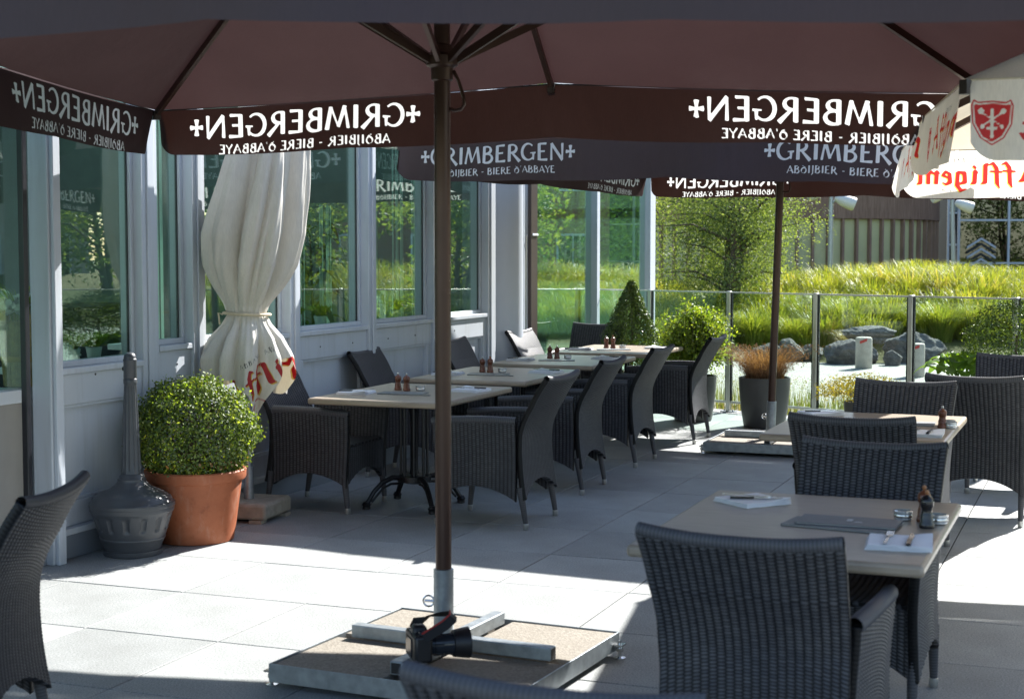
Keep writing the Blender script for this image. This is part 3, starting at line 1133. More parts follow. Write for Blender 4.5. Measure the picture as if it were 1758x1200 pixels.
for a, b, zs in bays:
    # dado panel: rails, recessed field with moulding
    bpart('dado_rail', 'wall_paint', (U - 0.11, a, zs - 0.20), (U + 0.012, b, zs - 0.035), 0.004)
    bpart('bottom_rail', 'wall_paint', (U - 0.11, a, 0.166), (U + 0.012, b, 0.30), 0.004)
    bpart('stile', 'wall_paint', (U - 0.11, a, 0.30), (U + 0.012, a + 0.075, zs - 0.20), 0.004)
    bpart('stile', 'wall_paint', (U - 0.11, b - 0.075, 0.30), (U + 0.012, b, zs - 0.20), 0.004)
    z0, z1 = 0.30, zs - 0.20
    bpart('panel_moulding', 'wall_paint', (U - 0.05, a + 0.0755, z1 - 0.018), (U + 0.004, b - 0.0755, z1 - 0.0005), 0.004)
    bpart('panel_moulding', 'wall_paint', (U - 0.05, a + 0.0755, z0 + 0.0005), (U + 0.004, b - 0.0755, z0 + 0.018), 0.004)
    bpart('panel_moulding', 'wall_paint', (U - 0.05, a + 0.0755, z0 + 0.0185), (U + 0.004, a + 0.0935, z1 - 0.0185), 0.004)
    bpart('panel_moulding', 'wall_paint', (U - 0.05, b - 0.0935, z0 + 0.0185), (U + 0.004, b - 0.0755, z1 - 0.0185), 0.004)
    bpart('dado_panel', 'wall_paint', (U - 0.09, a + 0.06, 0.25), (U - 0.022, b - 0.06, zs - 0.15), 0)
    # window frame and pane
    bpart('sill', 'wall_paint', (U - 0.11, a, zs - 0.034), (U + 0.030, b, zs), 0.005)
    w = 0.032
    fr = bpart('window_frame', 'wall_paint', (U - 0.10, a, zs + 0.0005), (U - 0.03, b, zs + w), 0.004)
    bpart('window_frame', 'wall_paint', (U - 0.10, a, Z_HEAD), (U - 0.03, b, Z_HEAD + 0.089), 0.004)
    bpart('window_frame', 'wall_paint', (U - 0.10, a + 0.0005, zs + w), (U - 0.03, a + w, Z_HEAD), 0.004)
    bpart('window_frame', 'wall_paint', (U - 0.10, b - w, zs + w), (U - 0.03, b - 0.0005, Z_HEAD), 0.004)
    bpart('glazing_seal', 'black_seal', (U - 0.062, a + w, zs + w), (U - 0.048, a + w + 0.006, Z_HEAD), 0)
    bpart('glazing_seal', 'black_seal', (U - 0.062, b - w - 0.006, zs + w), (U - 0.048, b - w, Z_HEAD), 0)
    bpart('window_pane', 'window_glass', (U - 0.058, a + w + 0.001, zs + w), (U - 0.052, b - w - 0.001, Z_HEAD), 0)
    bpart('inner_sill', 'white_sill', (U - 0.34, a, zs - 0.03), (U - 0.111, b, zs + 0.004), 0.003)
# screw heads along the dado rail
for vv in (7.1, 7.9, 9.7, 10.2, 10.8, 11.3, 12.1):
    m_ = MB()
    m_.tube([(U + 0.008 - OB.x, vv - 10, Z_SILL - 0.12), (U + 0.015 - OB.x, vv - 10, Z_SILL - 0.12)], 0.006, 8)
    m_.build('screw_head', 'black_seal', bd)
# entrance bay at the near end
bpart('door_post', 'black_seal', (U + 0.065, 6.41, 0.0), (U + 0.10, 6.445, Z_HEAD + 0.1), 0.004)
bpart('entrance_sill', 'white_sill', (U - 0.36, 4.0, 0.86), (U - 0.041, 6.61, 0.93), 0.006)
bpart('entrance_panel', 'beige_panel', (U - 0.30, 4.0, 0.14), (U - 0.06, 6.61, 0.859), 0.004)
bpart('entrance_pane', 'window_glass', (U - 0.05, 4.05, 0.94), (U - 0.044, 6.612, Z_HEAD + 0.09), 0)

# round column and brown post beyond the shop front
m_ = MB()
m_.lathe([(0.24, 0.0), (0.24, 4.0)], 40, (U - 0.12 - OB.x, 13.42 - 10, 0))
m_.build('column', 'column_paint', bd)
bpart('column_flank', 'wall_paint', (U - 0.30, 13.0, 0.0), (U - 0.06, 13.18, Z_TOP), 0.006)
bpart('brown_post', 'brown_metal', (U - 0.20, 13.86, 0.0), (U + 0.05, 14.04, Z_TOP), 0.006)
bpart('white_post', 'column_paint', (U - 0.16, 13.74, 0.0), (U + 0.02, 13.86, Z_TOP), 0.004)
# glazed corner
bpart('corner_kerb', 'white_sill', (U - 0.10, 14.04, 0.0), (U + 0.03, 18.24, 0.12), 0.005)
bpart('corner_header', 'wall_paint', (U - 0.10, 14.04, 3.3), (U + 0.03, 18.24, Z_TOP), 0.005)
for a, b in ((15.92, 16.02), (17.98, 18.20)):
    bpart('mullion', 'wall_paint', (U - 0.09, a, 0.121), (U + 0.04, b, 3.3), 0.005)
for a, b in ((14.05, 15.92), (16.02, 17.98)):
    bpart('corner_pane', 'window_glass', (U - 0.035, a, 0.121), (U - 0.029, b, 3.3), 0)
for k in range(4):
    a = -7.3 - 2.0 * k
    bpart('return_mullion', 'wall_paint', (a, 18.06, 0.02), (a + 0.1, 18.2, 3.3), 0.005)
    bpart('return_pane', 'window_glass', (a + 0.1, 18.12, 0.02), (a + 2.0 if k else U - 0.095, 18.126, 3.3), 0)
# wall bracket and cable on the brown post
m_ = MB()
m_.tube([(0.052, 3.88, 1.80), (0.055, 4.02, 1.80)], 0.012, 8)
m_.tube([(0.03, 3.85, 1.80), (0.025, 3.80, 1.79), (0.022, 3.79, 1.5), (0.022, 3.79, 0.9)], 0.004, 6)
m_.build('cable_bracket', 'steel', bd)

# string curtains hanging inside
for v0, v1, zz in ((9.85, 10.35, 2.0), (10.62, 10.80, 2.0), (11.15, 11.58, 2.0), (11.9, 12.1, 2.95), (12.3, 12.7, 2.95), (9.45, 9.6, 2.95), (8.3, 8.5, 2.95), (5.2, 6.1, 2.9)):
    m_ = MB()
    k = 0
    vv = v0
    while vv < v1:
        wd = random.uniform(0.006, 0.016)
        du = random.uniform(-0.02, 0.02)
        m_.b2((-0.48 + du, vv - 10, 1.0), (-0.478 + du, vv + wd - 10, zz))
        vv += wd + random.uniform(0.003, 0.016)
    m_.build('string_curtain', 'curtain', bd, smooth=False)
# dark service counter and lamps deeper inside
bpart('counter', 'interior_dark', (-9.2, 6.5, 0.02), (-8.6, 12.5, 1.15), 0.01)
bpart('back_shelf', 'interior_dark', (-13.85, 5.0, 0.5), (-13.5, 12.5, 2.2), 0.01)
for (uu, vv, zz) in ((-6.6, 9.5, 2.45), (-6.7, 9.75, 2.38), (-6.75, 9.62, 2.5), (-7.4, 11.4, 2.4)):
    m_ = MB()
    m_.tube([(uu - OB.x, vv - 10, 3.3), (uu - OB.x, vv - 10, zz + 0.05)], 0.004, 6)
    cd_ = m_.build('lamp_cord', 'black_seal', bd)
    m_ = MB()
    m_.lathe([(0.004, 0.05), (0.014, 0.03), (0.022, 0.0), (0.016, -0.022), (0.004, -0.03)], 12, (uu - OB.x, vv - 10, zz))
    m_.build('bulb', 'bulb', cd_)

# ------------------------------------------------------------------ glass fence
fence = thing('glass_fence', 'clear glass fence with metal posts along the terrace edge', 'fence', (FP0.x, FP0.y, 0), math.atan2(FD.y, FD.x))
SP = 1.03
s0 = 0.055 - 2 * SP + 0.02
for k in range(14):
    s_ = s0 + k * SP
    m_ = MB()
    m_.b2((s_ - 0.024, -0.024, 0.0), (s_ + 0.024, 0.024, 1.235))
    po = m_.build('fence_post', 'aluminium', fence, smooth=False, bevel=0.008)
    m_ = MB()
    m_.b2((s_ - 0.07, -0.05, 0.0), (s_ + 0.07, 0.05, 0.010))
    m_.lathe([(0.010, 0.01), (0.010, 0.024)], 8, (s_ - 0.05, 0.0, 0))
    m_.lathe([(0.010, 0.01), (0.010, 0.024)], 8, (s_ + 0.05, 0.0, 0))
    m_.build('base_plate', 'galvanised', po, smooth=False)
    if k < 13:
        m_ = MB()
        m_.b2((s_ + 0.040, -0.005, 0.115), (s_ + SP - 0.040, 0.005, 1.215))
        m_.build('fence_pane', 'fence_glass', fence, smooth=False)
        m_ = MB()
        m_.b2((s_ + 0.025, -0.009, 1.2155), (s_ + SP - 0.025, 0.009, 1.230))
        m_.build('top_rail', 'aluminium', fence, smooth=False, bevel=0.002)
        m_ = MB()
        m_.b2((s_ + 0.025, -0.012, 0.090), (s_ + SP - 0.025, 0.012, 0.1145))
        m_.build('bottom_rail', 'aluminium', fence, smooth=False, bevel=0.002)
        for q in (s_ + 0.0245, s_ + SP - 0.0395):
            m_ = MB()
            m_.b2((q, -0.012, 0.115), (q + 0.015, 0.012, 1.215))
            m_.build('glass_seal', 'black_seal', fence, smooth=False)

# ------------------------------------------------------------------ parasols
def valance_mesh(name, s, h, zc, zm, mat, inks, res=0.0065, amp=0.010, seed=1, out_ang=0.0, split=False, rr=0.11, xmax=None):
    """hanging flap: x along the edge, outside faces +y, top edge follows corner/mid heights (zc, zm); y = 0 at the rim"""
    nx = int(2 * s / res)
    ny = int(h / res)
    x = np.linspace(-s + 0.015, xmax or s - 0.015, nx)
    t = np.linspace(0, 1, ny)
    X, T = np.meshgrid(x, t, indexing='ij')
    ax = np.abs(X)
    over = np.clip((ax - (s - rr)) / rr, 0, 1)
    if split:
        over = np.maximum(over, np.clip((rr - ax) / rr, 0, 1))
    wmax = h * (1 - (0.0 if split else 0.13) * (ax / s) ** 2) - rr * 1.1 * (1 - np.sqrt(1 - over ** 2 * 0.999))
    Wd = T * wmax
    ztop = zc + (zm - zc) * (1 - ax / s) - 0.012 * np.sin(PI * np.clip(2 * (ax / s) % 1.0, 0, 1))
    r_ = np.random.default_rng(seed)
    wave = np.zeros_like(X)
    for k in range(7):
        f = r_.uniform(1.2, 9.0)
        wave += r_.uniform(0.2, 1.0) / (0.5 + 0.25 * f) * np.sin(X * f + r_.uniform(0, 6.28) + Wd * r_.uniform(-3, 3))
    cre = np.zeros_like(X)
    for k in range(10):
        f = r_.uniform(14, 70)
        cre += r_.uniform(0.3, 1.0) * np.sin(X * f + r_.uniform(0, 6.28) + Wd * r_.uniform(-25, 25)) * np.clip(np.sin(X * r_.uniform(0.6, 2.2) + r_.uniform(0, 6.28)), 0, 1)
    yy = 0.0011 * cre * np.clip(Wd / h * 3, 0, 1) + amp * wave * (Wd / h) ** 1.2 + 0.05 * over ** 2 * (Wd / h)
    ca, sa = math.cos(out_ang), math.sin(out_ang)
    Y = yy * ca + Wd * sa
    Z = ztop - Wd * ca + yy * sa
    V = np.stack([X, Y, Z], -1).reshape(-1, 3)
    idx = np.arange(nx * ny).reshape(nx, ny)
    F = np.stack([idx[:-1, :-1], idx[:-1, 1:], idx[1:, 1:], idx[1:, :-1]], -1).reshape(-1, 4)
    me = npmesh(name, V, F, mat, None, True)
    # outside view reads left to right: text x runs along -X when the outside faces +Y
    for nme, fn in inks.items():
        set_attr(me, nme, fn(-X, -Wd))
    return me


def grim_ink(s, h):
    a, wa = text_strokes('+GRIMBERGEN+', 0.128, 0.05)
    b, wb = text_strokes("ABDIJBIER - BIERE D'ABBAYE", 0.052, 0.06)

    def fn(x, y):
        d = np.full(x.shape, 0.03)
        for cx in (-0.615 * s, 0.615 * s):
            d = np.minimum(d, sd_strokes(x, y, a, cx, -0.165))
            d = np.minimum(d, sd_strokes(x, y, b, cx, -0.252))
        return d
    return {'ink': fn}


def aff_ink(s, h, nu_=4):
    a, wa = text_strokes(AFF, 0.128, 0.02)
    if nu_ == 2:
        a = [([(p * 1.75, q * 1.1) for p, q in pl_], [w_ * 1.25 for w_ in hw_]) for pl_, hw_ in a]
    b, wb = text_strokes('ABBAYE ABDIJ', 0.026, 0.22)
    c_, wc = text_strokes('ANNO 1074', 0.020, 0.12)
    un = 2 * s / nu_
    pos = [-s + (i + 0.5) * un + (0.05 if nu_ == 4 else 0.45) for i in range(nu_)]
    so_ = 0.46 if nu_ == 4 else 0.95

    def red(x, y):
        d = np.full(x.shape, 0.03)
        for cx in pos:
            d = np.minimum(d, sd_strokes(x, y, a, cx + 0.0, -0.205))
            r_, w_ = shield_inks(x, y, cx - so_, -0.150, 0.160)
            d = np.minimum(d, r_)
        return d

    def yel(x, y):
        d = np.full(x.shape, 0.03)
        for cx in pos:
            d = np.minimum(d, sd_strokes(x, y, a, cx + 0.006, -0.209))
        return d

    def blk(x, y):
        d = np.full(x.shape, 0.03)
        for cx in pos:
            d = np.minimum(d, sd_strokes(x, y, b, cx + 0.02, -0.072))
            d = np.minimum(d, sd_strokes(x, y, c_, cx + 0.22, -0.245))
        return d

    def wht(x, y):
        d = np.full(x.shape, 0.03)
        for cx in pos:
            r_, w_ = shield_inks(x, y, cx - so_, -0.150, 0.160)
            d = np.minimum(d, w_)
        return d
    return {'ink_red': red, 'ink_yellow': yel, 'ink_black': blk, 'ink_white': wht}


def canopy_mesh(name, s, zc, zm, za, mat, sag=0.05):
    b = MB()
    dirs = [(0, s), (s, s), (s, 0), (s, -s), (0, -s), (-s, -s), (-s, 0), (-s, s)]
    n_ = 14
    for k in range(8):
        a, c = dirs[k], dirs[(k + 1) % 8]
        za_, zc_ = (zm, zc) if k % 2 == 0 else (zc, zm)
        V, F = [], []
        idx = {}
        for i in range(n_ + 1):
            for j in range(i + 1):
                t = i / n_
                q = j / i if i else 0
                x = (a[0] * (1 - q) + c[0] * q) * t
                y = (a[1] * (1 - q) + c[1] * q) * t
                ze = za_ * (1 - q) + zc_ * q
                z = za + (ze - za) * t - sag * 4 * q * (1 - q) * t * (1.15 - t) - 0.012 * math.sin(PI * q) * t
                idx[(i, j)] = len(V)
                V.append((x, y, z))
        for i in range(n_):
            for j in range(i + 1):
                F.append((idx[(i, j)], idx[(i + 1, j)], idx[(i + 1, j + 1)]))
                if j < i:
                    F.append((idx[(i, j)], idx[(i + 1, j + 1)], idx[(i, j + 1)]))
        b.add(V, F)
    return b.mesh(name, mat, True, 12)


def parasol_base(t, size, rot, plate_c, cross=True, z_socket=0.39):
    """galvanised tray with four paving slabs, cross of square tube, socket"""
    def pb(name, mat, fn, bevel=0.003, parent=None, smooth=False):
        m_ = MB()
        fn(m_)
        o = m_.build(name, mat, parent or t, smooth=smooth, bevel=bevel)
        if parent is None:
            o.location = (plate_c[0], plate_c[1], 0)
            o.rotation_euler = (0, 0, rot)
        return o
    hs = size / 2
    fw = 0.006
    z0, z1 = 0.028, 0.098
    for (a, b) in (((-hs, -hs, z0), (hs, -hs + fw, z1)), ((-hs, hs - fw, z0), (hs, hs, z1)), ((-hs, -hs + fw, z0), (-hs + fw, hs - fw, z1)), ((hs - fw, -hs + fw, z0), (hs, hs - fw, z1))):
        pb('tray_side', 'galvanised', lambda m_: m_.b2(a, b), 0.0015)
    pb('tray_bottom', 'galvanised', lambda m_: m_.b2((-hs + fw, -hs + fw, z0), (hs - fw, hs - fw, z0 + 0.004)), 0)
    q = hs - fw - 0.003
    for sx in (-1, 1):
        for sy in (-1, 1):
            a = (sx * 0.032, sy * 0.032)
            pb('paving_slab', 'aggregate', lambda m_: m_.b2((a[0], a[1], z0 + 0.005), (sx * q, sy * q, z1 - 0.006)), 0.004)
            f = pb('levelling_foot', 'steel', lambda m_: (m_.lathe([(0.026, 0.0), (0.026, 0.006), (0.008, 0.010), (0.008, 0.075)], 12, (sx * (hs + 0.02), sy * (hs - 0.05), 0)),
                                                          m_.lathe([(0.016, 0.03), (0.016, 0.045)], 6, (sx * (hs + 0.02), sy * (hs - 0.05), 0)),
                                                          m_.b2((sx * hs, sy * (hs - 0.075), 0.055), (sx * (hs + 0.04), sy * (hs - 0.025), 0.061))), 0)
    w = 0.052
    for ax in (0, 1):
        for sg in (-1, 1):
            a, b = 0.036, hs * 0.86
            lo, hi = (a, b) if sg > 0 else (-b, -a)
            if ax == 0:
                o = pb('cross_tube', 'galvanised', lambda m_: m_.b2((lo, -w / 2, z1 - 0.004), (hi, w / 2, z1 - 0.004 + w)), 0.004)
                e = sg * (b + 0.0006)
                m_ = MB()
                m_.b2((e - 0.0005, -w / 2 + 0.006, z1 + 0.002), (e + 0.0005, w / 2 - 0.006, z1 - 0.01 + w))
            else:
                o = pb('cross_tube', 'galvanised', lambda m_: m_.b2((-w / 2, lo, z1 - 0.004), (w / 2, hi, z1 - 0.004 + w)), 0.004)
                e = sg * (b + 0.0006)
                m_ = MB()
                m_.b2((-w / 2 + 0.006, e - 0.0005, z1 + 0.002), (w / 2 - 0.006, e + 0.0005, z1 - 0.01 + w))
            m_.build('tube_hollow_shade', 'tube_end', o, smooth=False)  # near-black plate on the solid end, painted as shade inside a hollow tube
    return z1


def parasol(name, label, loc, rot, s, h, zc, zm, za, brown=True, tilt=None, base_rot=0.0, base_c=(0, 0), z_hub=2.37, right_out=0.0, meshes=None, group=None, pole_r=0.0315, base=True):
    t = thing(name, label, 'parasol', loc, 0, group)
    can_m = 'brown_canopy' if brown else 'cream_canopy'
    val_m = 'brown_valance' if brown else 'cream_valance'
    Mr = Matrix.Rotation(rot, 4, 'Z')
    if tilt:
        Mr = Matrix.Rotation(tilt[0], 4, 'X') @ Matrix.Rotation(tilt[1], 4, 'Y') @ Mr
    eul = Mr.to_euler()

    def part(nm_, me, parent=None):
        o = obj(nm_, me, parent or t)
        if parent is None:
            o.rotation_euler = eul
        return o
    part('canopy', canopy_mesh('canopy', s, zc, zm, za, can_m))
    inks = grim_ink(s, h) if brown else aff_ink(s, h)
    for k, sd in enumerate((5, 11, 23, 31)):
        oa = right_out if k == 3 else (0.0 if brown else (R(7) if k == 1 else R(3)))
        plain = brown and right_out and k == 2
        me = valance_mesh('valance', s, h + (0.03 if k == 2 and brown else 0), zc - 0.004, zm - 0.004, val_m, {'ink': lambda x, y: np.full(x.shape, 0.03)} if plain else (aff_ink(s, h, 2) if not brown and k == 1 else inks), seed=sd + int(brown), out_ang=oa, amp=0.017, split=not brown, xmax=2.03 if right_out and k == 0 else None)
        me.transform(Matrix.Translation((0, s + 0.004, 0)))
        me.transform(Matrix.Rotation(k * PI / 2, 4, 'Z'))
        part('valance', me)
    # hem piping along the rim
    for k in range(4):
        b = MB()
        P = [(-s, s + 0.003, zc - 0.006), (0, s + 0.003, zm - 0.008), (s, s + 0.003, zc - 0.006)]
        b.tube(P, 0.004, 6)
        me = b.mesh('rim_piping', 'strap_cloth' if brown else 'rope')
        me.transform(Matrix.Rotation(k * PI / 2, 4, 'Z'))
        part('rim_piping', me)
    # ribs and struts
    for k in range(8):
        a = k * PI / 4
        corner = k % 2 == 1
        rl = s * (math.sqrt(2) if corner else 1.0)
        ze = (zc if corner else zm)
        d = Vector((math.sin(a), math.cos(a), 0))
        p0 = d * 0.07 + Vector((0, 0, za - 0.06))
        p1 = d * (rl - 0.01) + Vector((0, 0, ze - 0.022))
        b = MB()
        b.beam(p0, p1, 0.022, 0.034)
        rb = part('rib', b.mesh('rib', 'pole_brown', False))
        b = MB()
        b.box(p1 + Vector((0, 0, -0.008)), (0.035, 0.05, 0.05), -a)
        part('rib_end', b.mesh('rib_end', 'brown_metal', False), rb)
        f = 0.50 if not corner else 0.46
        q = p0.lerp(p1, f) + Vector((0, 0, -0.02))
        hb = d * 0.055 + Vector((0, 0, z_hub + 0.02))
        b = MB()
        b.beam(hb, q, 0.017, 0.030)
        part('strut', b.mesh('strut', 'pole_brown', False))
        b = MB()
        b.box(q, (0.045, 0.05, 0.04), -a)
        part('strut_joint', b.mesh('strut_joint', 'brown_metal', False))
    b = MB()
    b.lathe([(pole_r + 0.001, -0.06), (0.042, -0.055), (0.044, -0.01), (0.062, 0.0), (0.064, 0.035), (0.046, 0.045), (0.042, 0.075), (pole_r + 0.001, 0.08)], 24, (0, 0, z_hub), capb=False, capt=False)
    part('runner', b.mesh('runner', 'pole_brown'))
    b = MB()
    b.lathe([(0.065, -0.08), (0.065, 0.0), (0.02, 0.05), (0.0, 0.06)], 20, (0, 0, za - 0.01))
    part('crown_hub', b.mesh('crown_hub', 'pole_brown'))
    b = MB()
    pts = [(0.045, 0, -0.02), (0.065, 0, -0.06), (0.085, 0, -0.12), (0.088, 0, -0.15), (0.075, 0, -0.168), (0.05, 0, -0.172), (0.028, 0, -0.165)]
    b.tube([(p[0], p[1], p[2] + z_hub) for p in pts], 0.007, 8)
    hk = part('hook', b.mesh('hook', 'pole_brown'))
    b = MB()
    b.lathe([(pole_r, 0.12), (pole_r, za - 0.03)], 24)
    part('pole', b.mesh('pole', 'pole_brown'))
    if base:
        b = MB()
        b.lathe([(pole_r + 0.008, 0.092), (pole_r + 0.008, 0.40), (pole_r + 0.0005, 0.402)], 24, capt=False)
        sk = part('socket', b.mesh('socket', 'galvanised'))
        b = MB()
        b.tube([(-pole_r - 0.006, 0, 0.27), (-pole_r - 0.045, 0, 0.27)], 0.006, 8)
        b.tube([(-pole_r - 0.03 + 0.022 * math.cos(x), 0.0, 0.27 + 0.022 * math.sin(x)) for x in np.linspace(0, 2 * PI, 12, endpoint=False)], 0.004, 6, closed=True)
        part('clamp_bolt', b.mesh('clamp_bolt', 'steel'), sk)
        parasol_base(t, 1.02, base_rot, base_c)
    return t


P1 = Vector((-2.43, 5.52, 0))
parasol('brown_parasol', 'large brown parasol on a central pole in the foreground, a camera on its base', P1, R(8.9), 2.25, 0.280, 2.430, 2.530, 3.68,
        base_rot=R(-4), base_c=(0.04, -0.02), z_hub=2.36, right_out=R(112), group='brown parasols')
P2 = Vector((-2.63, 12.72, 0))
parasol('brown_parasol', 'brown parasol standing behind the foreground one, beside the dried plant pot', P2, R(-9.0), 2.25, 0.285, 2.40, 2.47, 3.6,
        tilt=(0, R(1.6)), base_rot=R(1), base_c=(0.06, 0.0), z_hub=2.3, group='brown parasols')
# cream parasol to the right: near-left corner K1, far-left corner K2
K1 = Vector((-0.50, 5.72))
ang = R(10.2)
s3 = 2.0
dv = Vector((-math.sin(ang), math.cos(ang)))
dr = Vector((math.cos(ang), math.sin(ang)))
P3 = K1 + dv * s3 + dr * s3
parasol('cream_parasol', 'cream parasol at the right edge with red blackletter print and shields', (P3.x, P3.y, 0), ang, s3, 0.285, 2.255, 2.30, 3.25,
        brown=False, z_hub=2.15, pole_r=0.0315)

# ------------------------------------------------------------------ folded cream parasol by the wall
ct = thing('folded_parasol', 'folded cream parasol tied at the waist with red blackletter print', 'parasol', (-4.955, 8.27, 0))
nth, nz = 540, 190
vdir = math.atan2(-8.27, 4.955)
th = np.linspace(0, 2 * PI, nth, endpoint=False)
tz = np.linspace(0, 1, nz)
TH, TZ = np.meshgrid(th, tz, indexing='ij')


def dang(a):
    return (TH - a + PI) % (2 * PI) - PI


rel = dang(vdir)
# the hem: a low pointed panel in the middle, a raised corner to the right, ragged elsewhere
zb = 0.80 - 0.13 * np.exp(-((rel - 0.25) / 0.45) ** 2) + 0.13 * np.exp(-((rel - 1.05) / 0.30) ** 2) + 0.10 * np.exp(-((rel + 0.75) / 0.35) ** 2) + 0.05 * np.sin(5 * TH + 1.1) + 0.03 * np.sin(11 * TH)
Zt = 3.15
ZZ = zb + (Zt - zb) * TZ
pz = [0.50, 0.70, 0.85, 1.00, 1.12, 1.20, 1.26, 1.32, 1.42, 1.56, 1.75, 1.95, 2.15, 2.35, 2.6, 2.9, 3.15]
pr = [0.20, 0.215, 0.235, 0.245, 0.210, 0.152, 0.126, 0.142, 0.195, 0.246, 0.268, 0.262, 0.248, 0.225, 0.175, 0.10, 0.05]
RR = np.interp(ZZ, pz, pr)
rf = random.Random(19)
up = np.zeros_like(TH)
ang_ = 0.0
while ang_ < 2 * PI - 0.25:
    wd_ = rf.uniform(0.22, 0.60)
    a_ = ang_ + wd_ * 0.5
    drift = rf.uniform(-0.32, 0.32)
    d_ = np.abs(dang(0) * 0 + ((TH - (a_ + drift * (ZZ - 1.26) + 0.05 * np.sin(ZZ * 4 + a_)) + PI) % (2 * PI) - PI)) / (wd_ * 0.62)
    up = np.maximum(up, rf.uniform(0.55, 1.0) * np.clip(1 - d_ ** 1.7, 0, 1) ** 0.7)
    ang_ += wd_
dn = np.zeros_like(TH)
ang_ = 0.1
while ang_ < 2 * PI:
    wd_ = rf.uniform(0.35, 0.95)
    a_ = ang_ + wd_ * 0.5
    drift = rf.uniform(-0.5, 0.5)
    d_ = np.abs((TH - (a_ + drift * (1.26 - ZZ)) + PI) % (2 * PI) - PI) / (wd_ * 0.60)
    dn = np.maximum(dn, rf.uniform(0.5, 1.0) * np.clip(1 - d_ ** 1.6, 0, 1) ** 0.8)
    ang_ += wd_
k_up = np.clip((ZZ - 1.26) / 0.22, 0, 1) ** 0.7
k_dn = np.clip((1.26 - ZZ) / 0.22, 0, 1) ** 0.7
small = 0.02 * np.sin(17 * TH + 5 * ZZ) * np.sin(2.1 * TH + 1) + 0.012 * np.sin(31 * TH - 9 * ZZ)
RR = RR * (0.97 + k_up * 0.52 * (up - 0.55) + k_dn * 0.66 * (dn - 0.5) + small)
RR = RR + 0.05 * k_up * np.exp(-((rel + 1.25) / 0.7) ** 2) * np.exp(-((ZZ - 1.72) / 0.3) ** 2)
RR = RR * 0.95
RR = RR + 0.06 * k_dn * np.exp(-((rel - 1.15) / 0.35) ** 2) * np.clip((1.2 - ZZ) / 0.3, 0, 1) + 0.04 * k_dn * np.exp(-((rel + 1.2) / 0.4) ** 2) * np.clip((1.2 - ZZ) / 0.2, 0, 1)
lx = 0.15 * np.clip((ZZ - 1.3) / 1.1, 0, 1.6)
Xc = RR * np.cos(TH) + lx * CY
Yc = RR * np.sin(TH) + lx * SY
V = np.stack([Xc, Yc, ZZ], -1).reshape(-1, 3)
idx = np.arange(nth * nz).reshape(nth, nz)
nxt = np.roll(idx, -1, axis=0)
F = np.stack([idx[:, :-1], nxt[:, :-1], nxt[:, 1:], idx[:, 1:]], -1).reshape(-1, 4)
me = npmesh('folded_cloth', V, F, 'cream_folded', None, True)
# print on the skirt: angle measured from the direction of the viewer
dth = (TH - vdir + PI) % (2 * PI) - PI
SX = dth * 0.27
a, wa = text_strokes(AFF, 0.145, 0.03)
b_, wb = text_strokes('ABBAYE ABDIJ', 0.034, 0.20)
ok = k_dn > 0.05
far = np.full(SX.shape, 0.03)
set_attr(me, 'ink_red', np.minimum(np.where(ok, sd_strokes(SX, ZZ, a, 0.24, 0.86, R(24)), far), np.where(ok, np.abs(sd_poly(SX, ZZ, [(0.13 + 0.07 * math.cos(q), 0.66 + 0.09 * math.sin(q)) for q in np.linspace(0, 6.0, 12)])) - 0.006, far)))
set_attr(me, 'ink_yellow', np.where(ok, sd_strokes(SX, ZZ, a, 0.247, 0.854, R(24)), far))
set_attr(me, 'ink_black', np.where(ok, sd_strokes(SX, ZZ, b_, 0.12, 1.00, R(24)), far))
set_attr(me, 'ink_white', far)
obj('folded_cloth', me, ct)
b = MB()
b.tube([(0.138 * math.cos(q) * (1 + 0.03 * math.sin(4 * q)), 0.138 * math.sin(q) * (1 + 0.03 * math.sin(4 * q)), 1.262 - 0.006 * math.sin(q + 1)) for q in np.linspace(0, 2 * PI, 36, endpoint=False)], 0.009, 8, closed=True)
b.tube([(0.155 * math.cos(vdir - 1.2), 0.155 * math.sin(vdir - 1.2), 1.26), (0.18 * math.cos(vdir - 1.25), 0.18 * math.sin(vdir - 1.25), 1.27), (0.17 * math.cos(vdir - 1.3), 0.17 * math.sin(vdir - 1.3), 1.20)], 0.006, 6)
b.build('tie_strap', 'rope', ct)
b = MB()
b.lathe([(0.024, 0.1), (0.024, 3.2), (0.035, 3.21), (0.0, 3.27)], 16)
b.build('pole', 'galvanised', ct)
b = MB()
b.box((0, 0, 0.07), (0.40, 0.40, 0.10), R(6))
b.build('base_block', 'stone_block', ct, bevel=0.02)
for sx in (-1, 1):
    for sy in (-1, 1):
        b = MB()
        b.box((sx * 0.15, sy * 0.15, 0.01), (0.08, 0.08, 0.02), R(6))
        b.build('base_foot', 'stone_block', ct, smooth=False)
b = MB()
b.lathe([(0.032, 0.12), (0.032, 0.32)], 16)
b.build('socket', 'galvanised', ct)

# ------------------------------------------------------------------ wicker armchair
WP, WQ, WA = 0.0250, 0.0120, 0.0050


